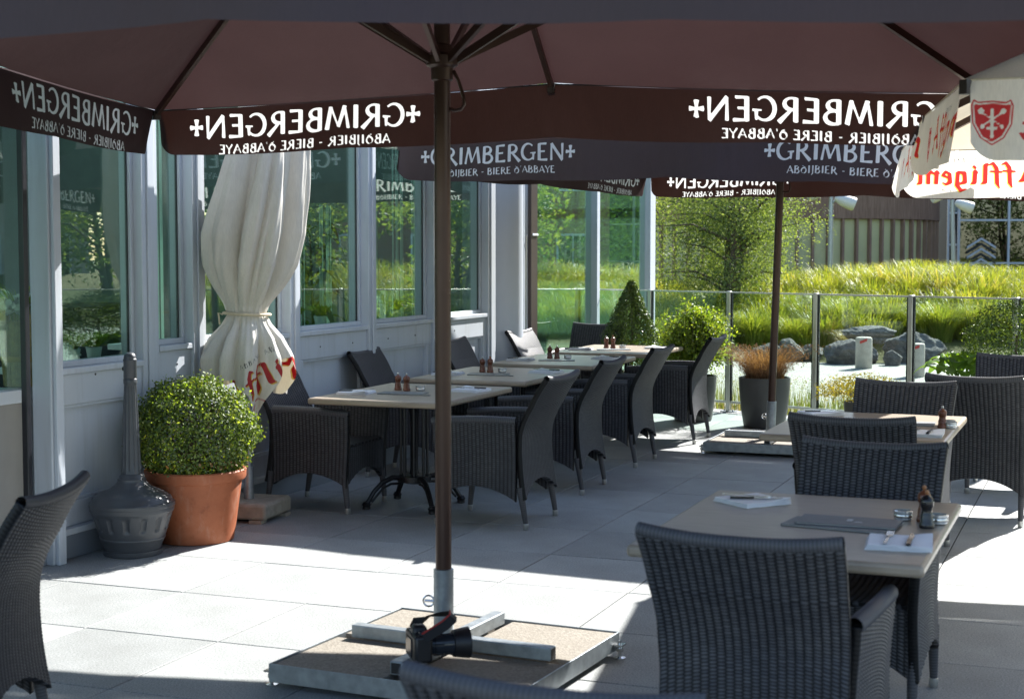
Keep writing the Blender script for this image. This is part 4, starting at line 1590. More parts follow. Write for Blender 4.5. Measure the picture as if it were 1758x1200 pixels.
def woven(fn, lu, lv, th, kc=4, kr=4):
    """closed woven panel: fn(a, b) -> (point array) for a, b in 0..1, lu x lv metres; strands pass over and under"""
    ncol, nrow = max(2, round(lu / WP)), max(2, round(lv / WQ))
    nu, nv = ncol * kc + 1, nrow * kr + 1
    A, B = np.meshgrid(np.linspace(0, 1, nu), np.linspace(0, 1, nv), indexing='ij')
    P = fn(A, B)
    du = np.gradient(P, axis=0)
    dv = np.gradient(P, axis=1)
    Nn = np.cross(du, dv)
    Nn /= np.linalg.norm(Nn, axis=2)[..., None] + 1e-12
    cu, cv = A * ncol, B * nrow
    ci = np.minimum(np.floor(cu + 1e-6), ncol - 1)
    fx = np.clip(cu - ci, 0, 1)
    fy = (cv + 0.5 * (ci % 2)) % 1.0
    hgt = (np.sin(PI * fx) ** 0.7) * (np.sin(PI * fy) ** 0.9)
    out_ = []
    for sg in (1, -1):
        off = (sg * (hgt * WA) - (0 if sg > 0 else th))[..., None] * Nn
        out_.append(P + off)
    V = np.concatenate([o_.reshape(-1, 3) for o_ in out_])
    n0 = nu * nv
    idx = np.arange(n0).reshape(nu, nv)
    F1 = np.stack([idx[:-1, :-1], idx[1:, :-1], idx[1:, 1:], idx[:-1, 1:]], -1).reshape(-1, 4)
    F2 = F1[:, ::-1] + n0
    rim = np.concatenate([idx[:, 0], idx[-1, 1:], idx[-2::-1, -1], idx[0, -2:0:-1]])
    r2 = np.roll(rim, -1)
    F3 = np.stack([r2, rim, rim + n0, r2 + n0], 1)
    UVv = np.stack([ci * WP + fx * WP, np.floor(cv) * 0 + (cv + 0.0) * WQ], -1).reshape(-1, 2)
    return V, np.concatenate([F1, F2, F3]), np.concatenate([UVv, UVv])


def woven_mesh(name, pieces, tubes=None):
    Vs, Fs, Us, b0 = [], [], [], 0
    for V, F, U_ in pieces:
        Vs.append(V)
        Fs.append(F + b0)
        Us.append(U_)
        b0 += len(V)
    if tubes:
        for pts, rad in tubes:
            t_ = MB()
            # cane wrapped round the frame: fine ridges
            pts = [Vector(p) for p in pts]
            rads = rad if isinstance(rad, (list, tuple)) else [rad] * len(pts)
            acc = [0.0]
            for i_ in range(1, len(pts)):
                acc.append(acc[-1] + (pts[i_] - pts[i_ - 1]).length)
            m_n = max(4, int(acc[-1] / 0.0055))
            ss = np.linspace(0, acc[-1], m_n)
            Q = [Vector([float(np.interp(x_, acc, [p[c_] for p in pts])) for c_ in range(3)]) for x_ in ss]
            Rq = [float(np.interp(x_, acc, rads)) * (1.0 if i_ % 2 else 0.90) for i_, x_ in enumerate(ss)]
            t_.tube(Q, Rq, 12)
            Vs.append(np.array([tuple(p) for p in t_.v]))
            Fs.append(np.array([f for f in t_.f if len(f) == 4]) + b0)
            q = len(t_.v)
            Us.append(np.stack([np.full(q, 0.0127), np.where(np.repeat(np.arange(q // 12), 12) % 2, 0.0050, 0.0016)], 1))
            b0 += q
    V, F, U_ = np.concatenate(Vs), np.concatenate(Fs), np.concatenate(Us)
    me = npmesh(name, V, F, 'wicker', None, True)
    ul = me.uv_layers.new(name='UVMap')
    ul.data.foreach_set('uv', U_[F.ravel()].astype(np.float32).ravel())
    return me


def make_chair():
    t = thing('wicker_armchair', 'x', 'chair', group='dark wicker armchairs')

    def yb(z):
        return -0.262 + 0.040 * np.sin(PI * np.clip((z - 0.12) / 0.62, 0, 1)) - 0.155 * np.clip((z - 0.55) / 0.35, 0, 2) ** 1.7

    def hw(z):
        return 0.268 + 0.014 * np.abs((z - 0.50) / 0.4) ** 1.5

    def smn(a, b, x):
        q = np.clip((x - a) / (b - a), 0, 1)
        return q * q * (3 - 2 * q)

    def back(A, B):
        q = 1 - 2 * A
        zb_ = 0.175 + 0.095 * (1 - np.abs(q) ** 2.2)
        zt = 0.885 + 0.018 * np.abs(q) ** 2.5
        z = zb_ + (zt - zb_) * B
        return np.stack([q * hw(z), yb(z) - 0.020 + 0.026 * q * q * smn(0.3, 0.9, z), z], -1)
    top = back(np.linspace(0, 1, 25)[:, None], np.ones((25, 1)))[:, 0]
    me = woven_mesh('backrest', [woven(back, 0.55, 0.70, 0.030)], [([Vector((p[0], p[1] - 0.014, p[2] - 0.002)) for p in top], 0.0205)])
    bk = obj('backrest', me, t)
    b = MB()
    b.box((0, float(yb(0.30)) - 0.026, 0.290), (0.060, 0.006, 0.018))
    b.build('maker_plate', 'foot_cap', bk, smooth=False)
    for sg in (-1, 1):
        def side(A, B):
            q = A if sg > 0 else 1 - A
            y0 = -0.235 + q * 0.515
            zb_ = 0.165 + 0.085 * np.sin(PI * q).clip(0, 1) ** 0.8
            zt = 0.640 - 0.016 * q + 0.01 * np.sin(PI * q)
            z = zb_ + (zt - zb_) * B
            x = sg * (hw(z) + 0.006 + 0.012 * np.sin(PI * q) + 0.014 * smn(0.35, 0.64, z))
            return np.stack([x, y0 + 0.018 * smn(0.2, 0.64, z) * q ** 4, z], -1)
        tp_ = side(np.linspace(0, 1, 21)[:, None], np.ones((21, 1)))[:, 0]
        arm = [Vector((sg * (abs(p[0]) - 0.016), p[1], p[2] + 0.004)) for p in tp_]
        obj('side_panel', woven_mesh('side_panel', [woven(side, 0.515, 0.43, 0.032)], [(arm, 0.026)]), t)

    def apron(A, B):
        q = 1 - 2 * A
        zb_ = 0.165 + 0.10 * (1 - np.abs(q) ** 2.0)
        z = zb_ + (0.415 - zb_) * B
        return np.stack([q * 0.258, 0.268 + 0.010 * (1 - q * q), z], -1)
    obj('front_apron', woven_mesh('front_apron', [woven(apron, 0.516, 0.20, 0.026)]), t)

    def seat(A, B):
        x = -0.245 + 0.49 * A
        y = -0.235 + 0.495 * B
        return np.stack([x, y, 0.425 - 0.012 * np.sin(PI * A) * np.sin(PI * B)], -1)
    obj('seat', woven_mesh('seat', [woven(seat, 0.49, 0.495, 0.036)]), t)
    for sx in (-1, 1):
        for sy in (-1, 1):
            top_ = Vector((sx * 0.262, sy * 0.255, 0.25))
            bot = Vector((sx * 0.262, 0.278 if sy > 0 else -0.292, 0.035))
            lg = obj('leg', woven_mesh('leg', [], [([top_, top_.lerp(bot, 0.2), top_.lerp(bot, 0.5), top_.lerp(bot, 0.8), bot], [0.024, 0.022, 0.020, 0.0175, 0.0155])]), t)
            b = MB()
            b.lathe([(0.014, 0.0), (0.0165, 0.003), (0.0175, 0.036), (0.0155, 0.038)], 12, (bot.x, bot.y, 0))
            b.build('foot_cap', 'foot_cap', lg)
    return t


chair = make_chair()
WROW = 'wicker armchairs along the window side'
CH = [
    ('dark wicker armchair beside the clipped box ball, facing the nearest row table', (-4.72, 8.86), -90, ),
    ('dark wicker armchair on the wall side of the second row table', (-4.76, 10.36), -87),
    ('dark wicker armchair on the wall side of the third row table', (-4.74, 11.92), -90),
    ('dark wicker armchair on the wall side of the farthest row table', (-4.72, 13.42), -92),
    ('dark wicker armchair at the far end of the table row, facing the viewer', (-4.86, 14.55), 180),
    ('dark wicker armchair seen from its side just right of the foreground parasol pole', (-3.50, 8.75), 90),
    ('dark wicker armchair second in the row of chair backs from the parasol pole', (-3.61, 10.10), 91),
    ('dark wicker armchair third in the row of chair backs from the parasol pole', (-3.65, 11.52), 89),
    ('dark wicker armchair last in the row of chair backs, beside the leafy green bush', (-3.60, 13.08), 90),
    ('large dark wicker armchair seen from behind at the nearest right table', (-0.885, 4.40), -2),
    ('dark wicker armchair across the nearest right table, facing the viewer', (-0.865, 5.67), 178),
    ('dark wicker armchair with its back to the nearest right table, pushed to the far table', (-1.08, 7.42), -1),
    ('dark wicker armchair on the far side of the second right table', (-1.11, 8.58), 177),
    ('dark wicker armchair at the right edge with a metal plate low on its back', (-0.72, 9.95), -5),
    ('dark wicker armchair cut by the right edge below the dark clipped shrub', (-0.63, 11.15), 180),
    ('out of focus wicker armchair back cut by the left edge of the picture', (-3.50, 3.87), 108),
    ('blurred top of a wicker armchair back at the bottom edge', (-0.88, 2.90), 0),
]
for c_ in CH:
    o = place(chair, c_[0], (c_[1][0], c_[1][1], 0), R(c_[2] + random.uniform(-1.2, 1.2)), USED)
    k = random.uniform(0.985, 1.015)
    o.scale = (k, random.uniform(0.985, 1.015), 1.0)


# ------------------------------------------------------------------ tables
def make_table():
    t = thing('pedestal_table', 'x', 'table', group='wood-topped pedestal tables')
    b = MB()
    b.box((0, 0, 0.72), (0.90, 1.20, 0.038))
    b.build('table_top', 'table_wood', t, bevel=0.012)
    for sy in (-1, 1):
        pass
    b = MB()
    b.box((0, 0, 0.694), (0.40, 0.40, 0.012))
    b.build('top_plate', 'cast_iron', t, smooth=False)
    b = MB()
    b.lathe([(0.030, 0.15), (0.034, 0.20), (0.026, 0.24), (0.026, 0.60), (0.040, 0.64), (0.075, 0.688)], 16)
    b.build('column', 'cast_iron', t)
    for k in range(8):
        b = MB()
        a = k * PI / 4 + PI / 8
        rr = 0.085
        b.tube([(rr * math.cos(a), rr * math.sin(a), 0.20), (rr * math.cos(a), rr * math.sin(a), 0.66)], 0.009, 8)
        b.build('column_rod', 'cast_iron', t)
    b = MB()
    b.lathe([(0.05, 0.15), (0.11, 0.165), (0.11, 0.20), (0.05, 0.215)], 20)
    b.build('collar', 'cast_iron', t)
    b = MB()
    b.lathe([(0.05, 0.64), (0.11, 0.65), (0.11, 0.675), (0.05, 0.69)], 20)
    b.build('collar', 'cast_iron', t)
    for k in range(4):
        a = k * PI / 2 + PI / 4
        c, s_ = math.cos(a), math.sin(a)
        lg = MB()
        pr_ = [(0.08, 0.19), (0.15, 0.195), (0.22, 0.165), (0.275, 0.11), (0.31, 0.055), (0.325, 0.035)]
        lg.tube([(r_ * c, r_ * s_, z) for r_, z in pr_], [0.017, 0.017, 0.016, 0.015, 0.015, 0.018], 8)
        pr2 = [(0.10, 0.155), (0.16, 0.155), (0.215, 0.128), (0.255, 0.085), (0.29, 0.045)]
        lg.tube([(r_ * c, r_ * s_, z) for r_, z in pr2], 0.008, 8)
        l_ = lg.build('leg', 'cast_iron', t)
        f_ = MB()
        f_.lathe([(0.020, 0.0), (0.027, 0.006), (0.024, 0.02), (0.030, 0.032), (0.018, 0.05)], 12, (0.325 * c, 0.325 * s_, 0))
        f_.build('foot', 'cast_iron', l_)
    return t


table = make_table()
TB = [
    ('wood-topped pedestal table nearest in the window-side row, behind the foreground parasol pole', (-4.18, 9.03), 0),
    ('second wood-topped table of the window-side row', (-4.24, 10.63), 0),
    ('third wood-topped table of the window-side row', (-4.26, 12.18), 0),
    ('farthest wood-topped table of the window-side row, beside the green bush', (-4.24, 13.68), 0),
    ('large wood-topped table at the lower right with two grey menus', (-0.94, 5.16), 0),
    ('wood-topped table at the right behind the nearest one', (-1.18, 8.21), 0),
]
for l_, p, r_ in TB:
    place(table, l_, (p[0], p[1], 0), R(r_), USED)
ZT = 0.7395


# ------------------------------------------------------------------ table things
def make_mill(mat, knob, h=0.105):
    t = thing('pepper_mill', 'x', 'mill', group='wooden mills on the tables')
    k = h / 0.105
    b = MB()
    b.lathe([(0.024, 0), (0.025, 0.004), (0.025, 0.012), (0.0215, 0.018), (0.021, 0.036), (0.018, 0.044), (0.0165, 0.052), (0.018, 0.060), (0.0215, 0.066), (0.0218, 0.0705)], 20)
    b.v = [(x, y, z * k) for x, y, z in b.v]
    b.build('body', mat, t)
    b = MB()
    b.lathe([(0.0218, 0.0715), (0.0225, 0.078), (0.021, 0.086), (0.015, 0.094), (0.007, 0.098), (0.0055, 0.100)], 20)
    b.v = [(x, y, z * k) for x, y, z in b.v]
    hd = b.build('head', mat, t)
    b = MB()
    b.lathe([(0.003, 0.1), (0.0065, 0.104), (0.0075, 0.109), (0.005, 0.114), (0.0, 0.1155)], 14)
    b.v = [(x, y, z * k) for x, y, z in b.v]
    b.build('knob', knob, hd)
    return t


mill_w = make_mill('mill_wood', 'foot_cap')
mill_b = make_mill('mill_black', 'mill_knob', 0.115)
mill_d = make_mill('mill_wood', 'mill_knob', 0.112)


def make_jar():
    t = thing('glass_jar', 'x', 'jar', group='small glass jars beside the mills')
    b = MB()
    b.lathe([(0.026, 0), (0.030, 0.003), (0.031, 0.024), (0.033, 0.026), (0.033, 0.032), (0.028, 0.033), (0.027, 0.008), (0.002, 0.006)], 24)
    b.build('jar_body', 'glass_jar', t)
    b = MB()
    b.lathe([(0.0315, 0.010), (0.0322, 0.012), (0.0322, 0.018), (0.0315, 0.020)], 24, capb=False, capt=False)
    b.build('jar_band', 'steel', t)
    return t


jar = make_jar()


def napkin_mesh():
    b = MB()
    n_ = 13
    for lay in range(4):
        P = []
        sc = 1 - lay * 0.012
        for i in range(n_):
            r = []
            for j in range(n_):
                x = (i / (n_ - 1) - 0.5) * 0.20 * sc + lay * 0.002
                y = (j / (n_ - 1) - 0.5) * 0.20 * sc - lay * 0.001
                lift = 0.010 * sm(0.6, 1.0, i / (n_ - 1)) * sm(0.5, 1, j / (n_ - 1)) * lay / 3
                r.append((x, y, 0.003 + lay * 0.0042 + lift + 0.0006 * math.sin(9 * x * 10 + lay) + 0.0005 * math.sin(80 * y)))
            P.append(r)
        b.sheet(P, None, 0.0028)
    return b


def fork_part(b, n_z=0.021):
    z = n_z
    b.beam((0, -0.095, z), (0, -0.01, z + 0.002), 0.010, 0.0025)
    b.beam((0, -0.01, z + 0.002), (0, 0.035, z), 0.006, 0.0025)
    b.box((0, 0.045, z), (0.022, 0.022, 0.002))
    for k in range(4):
        x = -0.009 + 0.006 * k
        b.beam((x, 0.055, z), (x, 0.098, z + 0.004), 0.003, 0.0018)


def knife_parts(z=0.021):
    h_ = MB()
    h_.beam((0, -0.10, z), (0, -0.015, z + 0.001), 0.014, 0.007)
    bl = MB()
    P = [(-0.006, -0.015), (0.008, -0.015), (0.010, 0.03), (0.009, 0.06), (0.0, 0.105), (-0.005, 0.06), (-0.006, 0.02)]
    k = len(P)
    bl.add([(x, y, z) for x, y in P] + [(x, y, z + 0.0018) for x, y in P], [tuple(reversed(range(k))), tuple(range(k, 2 * k))] + [(i, (i + 1) % k, k + (i + 1) % k, k + i) for i in range(k)])
    return h_, bl


NAP = napkin_mesh().mesh('folded_napkin', 'napkin', True, 30)
fb = MB()
fork_part(fb)
FORK = fb.mesh('fork', 'steel', False)
kh, kb = knife_parts()
KH = kh.mesh('knife_handle', 'mill_black', False)
KBL = kb.mesh('knife_blade', 'steel', False)


def setting(pos, rot, where, cut=0.0, zt=ZT, far=False):
    o = obj('folded_napkin', NAP, None, (pos[0], pos[1], zt), rot)
    tag(o, 'folded white napkin ' + where, 'napkin', 'folded napkins on the tables')
    c, s_ = math.cos(rot), math.sin(rot)
    f = obj('fork', FORK, None, (pos[0] - 0.032 * c, pos[1] - 0.032 * s_, zt), rot + cut)
    tag(f, 'steel fork lying on the napkin ' + where, 'fork', 'forks on the napkins')
    k = thing('knife', 'dark-handled knife lying on the napkin ' + where, 'knife', (pos[0] + 0.035 * c, pos[1] + 0.035 * s_, zt), rot + cut * 0.6, 'knives on the napkins')
    obj('handle', KH, k)
    obj('blade', KBL, k)


def menu(pos, rot, label, size=(0.30, 0.15), z=ZT, mark=True):
    t = thing('menu_card', label, 'menu', (pos[0], pos[1], z), rot, 'menus on the tables')
    b = MB()
    b.b2((-size[0] / 2, -size[1] / 2, 0.0002), (size[0] / 2, size[1] / 2, 0.0022))
    b.build('back_cover', 'menu', t, smooth=False)
    b = MB()
    b.b2((-size[0] / 2 + 0.004, -size[1] / 2 + 0.004, 0.0024), (size[0] / 2 - 0.002, size[1] / 2 - 0.004, 0.0044))
    b.build('pages', 'paper', t, smooth=False)
    b = MB()
    b.b2((-size[0] / 2, -size[1] / 2, 0.0046), (size[0] / 2, size[1] / 2, 0.0066))
    cv = b.build('front_cover', 'menu', t, smooth=False)
    if mark:
        b = MB()
        for k in range(4):
            b.b2((-0.008, -0.004 + 0.010 * k, 0.0067), (0.010, 0.001 + 0.010 * k, 0.0070))
        b.b2((0.020, -0.020, 0.0067), (0.048, -0.017, 0.0070))
        b.b2((0.024, -0.012, 0.0067), (0.044, -0.010, 0.0070))
        b.build('cover_print', 'menu_mark', cv, smooth=False)


# the row tables: mills, jar, menu, two place settings
ORD = ['nearest', 'second', 'third', 'farthest']
rows = [TB[i][1] for i in range(4)]
for i, (cu, cv_) in enumerate(rows):
    nm_ = ORD[i] + ' row table'
    place(mill_w, 'slim brown wooden mill with a knob on the ' + nm_, (cu - 0.16, cv_ + 0.10, ZT), 0, USED)
    place(mill_d if i % 2 else mill_w, 'brown wooden mill standing right of its twin on the ' + nm_, (cu - 0.085, cv_ + 0.07, ZT), 1, USED)
    place(jar, 'small glass jar beside the mills on the ' + nm_, (cu + 0.0, cv_ + 0.10, ZT), 0.4, USED)
    setting((cu - 0.30, cv_ - 0.22), R(-90 + 6), 'at the wall side of the ' + nm_, R(12))
    setting((cu + 0.31, cv_ + 0.20), R(90 - 8), 'at the aisle side of the ' + nm_, R(-10))
    menu((cu - 0.02, cv_ - 0.12), R(8 + 5 * i), 'grey menu card lying across the ' + nm_, mark=False)
    if i < 2:
        menu((cu + 0.06, cv_ - 0.20), R(2 + 3 * i), 'grey menu card under another one on the ' + nm_, z=ZT - 0.0001 + 0.0, mark=False, size=(0.28, 0.02))
# large right table
setting((-1.20, 5.50), R(-40), 'at the far left corner of the large right table', R(-60))
setting((-0.60, 4.86), R(6), 'at the near right corner of the large right table', R(-4))
menu((-0.83, 5.13), R(-8), 'grey menu card lying underneath on the large right table', (0.34, 0.17), mark=False)
menu((-0.80, 5.165), R(-1), 'grey menu card with a small pale print on top on the large right table', (0.33, 0.17), z=ZT + 0.0068)
place(mill_b, 'black mill with a brown knob on the large right table', (-0.553, 5.20, ZT), 0, USED)
place(mill_d, 'brown mill behind the black one on the large right table', (-0.575, 5.32, ZT), 0, USED)
place(jar, 'glass jar left of the mills on the large right table', (-0.645, 5.33, ZT), 0, USED)
place(jar, 'glass jar right of the mills on the large right table', (-0.525, 5.29, ZT), 0, USED)
# second right table
setting((-1.50, 8.62), R(-55), 'at the far left corner of the second right table', R(-40))
setting((-0.86, 7.83), R(2), 'at the near right corner of the second right table', R(-4))
menu((-1.02, 8.30), R(2), 'dark grey menu card lying on the second right table', (0.34, 0.18), mark=False)
place(mill_w, 'brown wooden mill on the second right table', (-0.80, 8.18, ZT), 0, USED)
place(jar, 'glass jar behind the mill on the second right table', (-0.775, 8.27, ZT), 0, USED)
place(jar, 'glass jar right of the mill on the second right table', (-0.76, 8.19, ZT), 0, USED)

# ------------------------------------------------------------------ camera left on the parasol base
ck = thing('digital_camera', 'black digital camera with lens hood and strap lying on the parasol base', 'camera', (-2.345, 5.10, 0.150), R(-52))
ck.scale = (1.12, 1.12, 1.12)
b = MB()
b.box((0, 0, 0.050), (0.145, 0.060, 0.090))
b.box((0, 0, 0.104), (0.060, 0.058, 0.030), taper=0.7)
b.build('body', 'camera_black', ck, bevel=0.010)
b = MB()
b.tube([(-0.055, 0.012, 0.01), (-0.056, 0.014, 0.05), (-0.055, 0.012, 0.09)], [0.028, 0.030, 0.026], 12)
b.build('grip', 'camera_black', ck)
b = MB()
b.b2((-0.045, -0.034, 0.018), (0.03, -0.0302, 0.078))
b.build('screen', 'camera_gloss', ck, smooth=False, bevel=0.002)
b = MB()
b.tube([(0.012, 0.03, 0.05), (0.012, 0.045, 0.05), (0.012, 0.046, 0.05), (0.012, 0.075, 0.05), (0.012, 0.076, 0.05), (0.012, 0.115, 0.05)], [0.034, 0.034, 0.037, 0.037, 0.034, 0.036], 28)
ln = b.build('lens', 'camera_gloss', ck)
b = MB()
b.tube([(0.012, 0.110, 0.05), (0.012, 0.112, 0.05), (0.012, 0.165, 0.05)], [0.038, 0.044, 0.052], 28, cap=False)
b.tube([(0.012, 0.163, 0.05), (0.012, 0.114, 0.05)], [0.049, 0.041], 28, cap=False)
b.build('lens_hood', 'camera_black', ln)
for dx in (-0.05, 0.045):
    b = MB()
    b.lathe([(0.011, 0.095), (0.011, 0.106), (0.009, 0.108)], 14, (dx, 0, 0))
    b.build('dial', 'camera_gloss', ck)
b = MB()
SPTS = [(-0.075, 0.0, 0.085), (-0.090, 0.015, 0.105), (-0.075, 0.05, 0.125), (-0.03, 0.09, 0.140), (0.02, 0.11, 0.150), (0.055, 0.10, 0.145), (0.065, 0.07, 0.125), (0.070, 0.03, 0.105), (0.074, 0.0, 0.090)]


def ribbon(b, pts, w, mi=0, off=0.0):
    pts = [Vector(p) for p in pts]
    A, B = [], []
    for i in range(len(pts)):
        tt = (pts[min(i + 1, len(pts) - 1)] - pts[max(i - 1, 0)]).normalized()
        sd = tt.cross(Vector((0.35, 0.6, 0.7))).normalized()
        A.append(pts[i] + sd * (off - w / 2))
        B.append(pts[i] + sd * (off + w / 2))
    b.sheet([A, B], None, 0.002, mi)


ribbon(b, SPTS, 0.036)
b.build('strap', 'strap_cloth', ck)
b = MB()
ribbon(b, [(p[0] * 1.02, p[1] * 1.02, p[2] + 0.003) for p in SPTS[4:]], 0.006, 0, 0.014)
b.build('strap_stripe', 'strap_red', ck)

# ------------------------------------------------------------------ smokers' ashtray post
at_ = thing('smoking_receptacle', 'dark grey plastic ash receptacle with a tall fluted neck', 'ashtray', (-4.955, 7.05, 0))
b = MB()


def flute_b(r, z, a):
    if 0.135 < z < 0.225:
        k = 14
        ph = (a * k / (2 * PI)) % 1.0
        d = sm(0.30, 0.38, ph) * (1 - sm(0.62, 0.70, ph))
        return r - 0.011 * d * sm(0.135, 0.15, z) * (1 - sm(0.21, 0.225, z))
    return r


prof = [(0.150, 0.0), (0.158, 0.004), (0.160, 0.030), (0.150, 0.034), (0.152, 0.042), (0.172, 0.085), (0.176, 0.090), (0.177, 0.096), (0.174, 0.100), (0.179, 0.112), (0.184, 0.125)] + \
       [(0.184 + 0.034 * (z - 0.125) / 0.11, z) for z in np.linspace(0.135, 0.230, 16)] + [(0.222, 0.236), (0.225, 0.245), (0.225, 0.268)]
b.lathe(prof, 140, fn=flute_b)
b.build('bowl', 'ash_plastic', at_, angle=50)
b = MB()
b.lathe([(0.228, 0.264), (0.230, 0.268), (0.229, 0.285), (0.222, 0.290), (0.217, 0.292), (0.210, 0.312), (0.185, 0.332), (0.150, 0.347), (0.115, 0.362), (0.088, 0.382), (0.075, 0.400), (0.076, 0.412), (0.070, 0.416), (0.066, 0.430), (0.058, 0.44)], 48)
b.build('lid', 'ash_plastic', at_, angle=50)
b = MB()


def flute_n(r, z, a):
    if 0.46 < z < 0.92:
        return r * (1 - 0.09 * abs(math.cos(7 * a)) ** 0.5)
    return r


b.lathe([(0.054, 0.43), (0.053, 0.462)] + [(0.052 - 0.018 * (z - 0.465) / 0.45, z) for z in np.linspace(0.465, 0.918, 12)] + [(0.0335, 0.924), (0.035, 0.93)], 84, fn=flute_n)
b.build('neck', 'ash_plastic', at_, angle=60)
b = MB()
b.lathe([(0.036, 0.93), (0.037, 0.935), (0.037, 0.955), (0.034, 0.958), (0.036, 0.962), (0.035, 1.05), (0.037, 1.053), (0.037, 1.062), (0.033, 1.066), (0.034, 1.072), (0.028, 1.088), (0.014, 1.098), (0.0, 1.10)], 28)
hd = b.build('head', 'ash_plastic', at_, angle=50)
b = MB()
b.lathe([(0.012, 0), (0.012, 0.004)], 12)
o = b.build('ash_hole_shade', 'black_seal', hd)  # black disc on the surface, its colour stands for the shade in a hole
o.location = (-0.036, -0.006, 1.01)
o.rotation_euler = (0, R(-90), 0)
b = MB()
b.tube([(-0.235, 0.02, 0.262), (-0.226, 0.02, 0.262)], 0.010, 10)
b.build('lock', 'steel', at_)

# ------------------------------------------------------------------ potted plants
def sphere_pts(n, r, c, squash=1.0, noise_amp=0.06, shell=0.16, zmin=-2):
    d = rng.normal(size=(n, 3))
    d /= np.linalg.norm(d, axis=1)[:, None]
    lump = 1 + noise_amp * (np.sin(d[:, 0] * 7 + d[:, 1] * 5) * np.sin(d[:, 2] * 8 + 1.3) + 0.6 * np.sin(d[:, 1] * 15 + d[:, 2] * 11)) + 0.03 * rng.normal(size=n)
    rad = r * lump * (1 - shell * rng.random(n) ** 1.6)
    P = d * rad[:, None]
    P[:, 2] *= squash
    P += np.array(c)
    k = d[:, 2] > zmin
    return P[k], d[k]


def pot_mesh(prof, n=48):
    b = MB()
    b.lathe(prof, n, capt=False)
    return b


pl = thing('box_ball_planter', 'clipped box ball in a terracotta pot beside the ash receptacle', 'potted plant', (-4.86, 7.53, 0))
b = pot_mesh([(0.205, 0.0), (0.212, 0.005), (0.222, 0.06), (0.262, 0.345), (0.268, 0.350), (0.280, 0.352), (0.286, 0.362), (0.288, 0.405), (0.282, 0.412), (0.268, 0.410), (0.262, 0.36)])
b.build('pot', 'terracotta', pl)
b = MB()
b.lathe([(0.0, 0.37), (0.262, 0.365)], 32, capt=False, capb=False)
b.build('soil', 'soil', pl)
P, D = sphere_pts(17000, 0.352, (0, 0, 0.615), 0.88, 0.05, 0.22)
k = P[:, 2] > 0.36
P, D = P[k], D[k]
Pd, Dd = sphere_pts(500, 0.30, (0.02, -0.02, 0.43), 0.35, 0.05, 0.2)
r1 = np.clip(rng.random(len(P)) * 0.92 + 0.04 * np.sin(P[:, 0] * 30), 0, 0.97)
V1, T1 = leaf_arrays(P, D + np.array([0, 0, 0.3]), rng.uniform(0.015, 0.028, len(P)), 0.6, 0.9)
cc = rng.random(len(P))
low = (P[:, 2] < 0.47) & (rng.random(len(P)) < 0.10)
r1[low] = 1.0
me = npmesh('foliage', V1, T1, 'box_leaf', np.concatenate([r1, r1]))
obj('foliage', me, pl)
# fresh shoots breaking the outline
Ps, Ds = sphere_pts(1300, 0.376, (0, 0, 0.62), 0.88, 0.07, 0.05, -0.2)
me = leaf_mesh('shoots', Ps, Ds, rng.uniform(0.014, 0.026, len(Ps)), 'laurel_leaf', 0.5, 0.8)
o = obj('shoots', me, pl)
o['kind'] = 'stuff'
b = MB()
for k in range(26):
    a = rng.random() * 2 * PI
    e = Vector((0.3 * math.cos(a) * rng.random(), 0.3 * math.sin(a) * rng.random(), 0.45 + 0.35 * rng.random()))
    b.tube([(0, 0, 0.36), e * 0.5 + Vector((0, 0, 0.25)), e], [0.012, 0.007, 0.003], 6)
b.build('branches', 'bark', pl)

# topiary cone
pl = thing('topiary_cone', 'dark pointed topiary cone behind the farthest row table', 'potted plant', (-4.52, 14.98, 0))
n = 16000
t = rng.random(n) ** 0.7
zz = 0.45 + (1 - t) * 0.90
rr = 0.40 * np.clip(1 - (zz - 0.45) / 0.92, 0, 1) ** 0.95 + 0.012
a = rng.random(n) * 2 * PI
rr = rr * (1 + 0.10 * np.sin(5 * a + zz * 9) + 0.06 * rng.normal(size=n)) * (1 - 0.25 * rng.random(n) ** 2)
P = np.stack([rr * np.cos(a), rr * np.sin(a), zz], 1)
D = np.stack([np.cos(a), np.sin(a), 0.5 * np.ones(n)], 1)
obj('foliage', leaf_mesh('foliage', P, D, rng.uniform(0.018, 0.032, n), 'yew_leaf', 0.5, 0.8, rng.random(n) * 0.8 + 0.2 * (zz < 0.8)), pl)
b = MB()
b.tube([(0, 0, 0.3), (0.01, 0, 0.8), (0, 0.01, 1.35)], [0.02, 0.014, 0.005], 8)
b.build('trunk', 'bark', pl)
GP = [(0.172, 0.0), (0.18, 0.006), (0.205, 0.15), (0.222, 0.34), (0.226, 0.425), (0.226, 0.44), (0.214, 0.44), (0.205, 0.40)]


def grey_pot(pl, k=1.0):
    b = pot_mesh([(r * k, z * k) for r, z in GP])
    b.build('pot', 'grey_pot', pl)
    b = MB()
    b.lathe([(0.0, 0.415 * k), (0.205 * k, 0.41 * k)], 24, capt=False, capb=False)
    b.build('soil', 'soil', pl)


grey_pot(pl, 0.98)

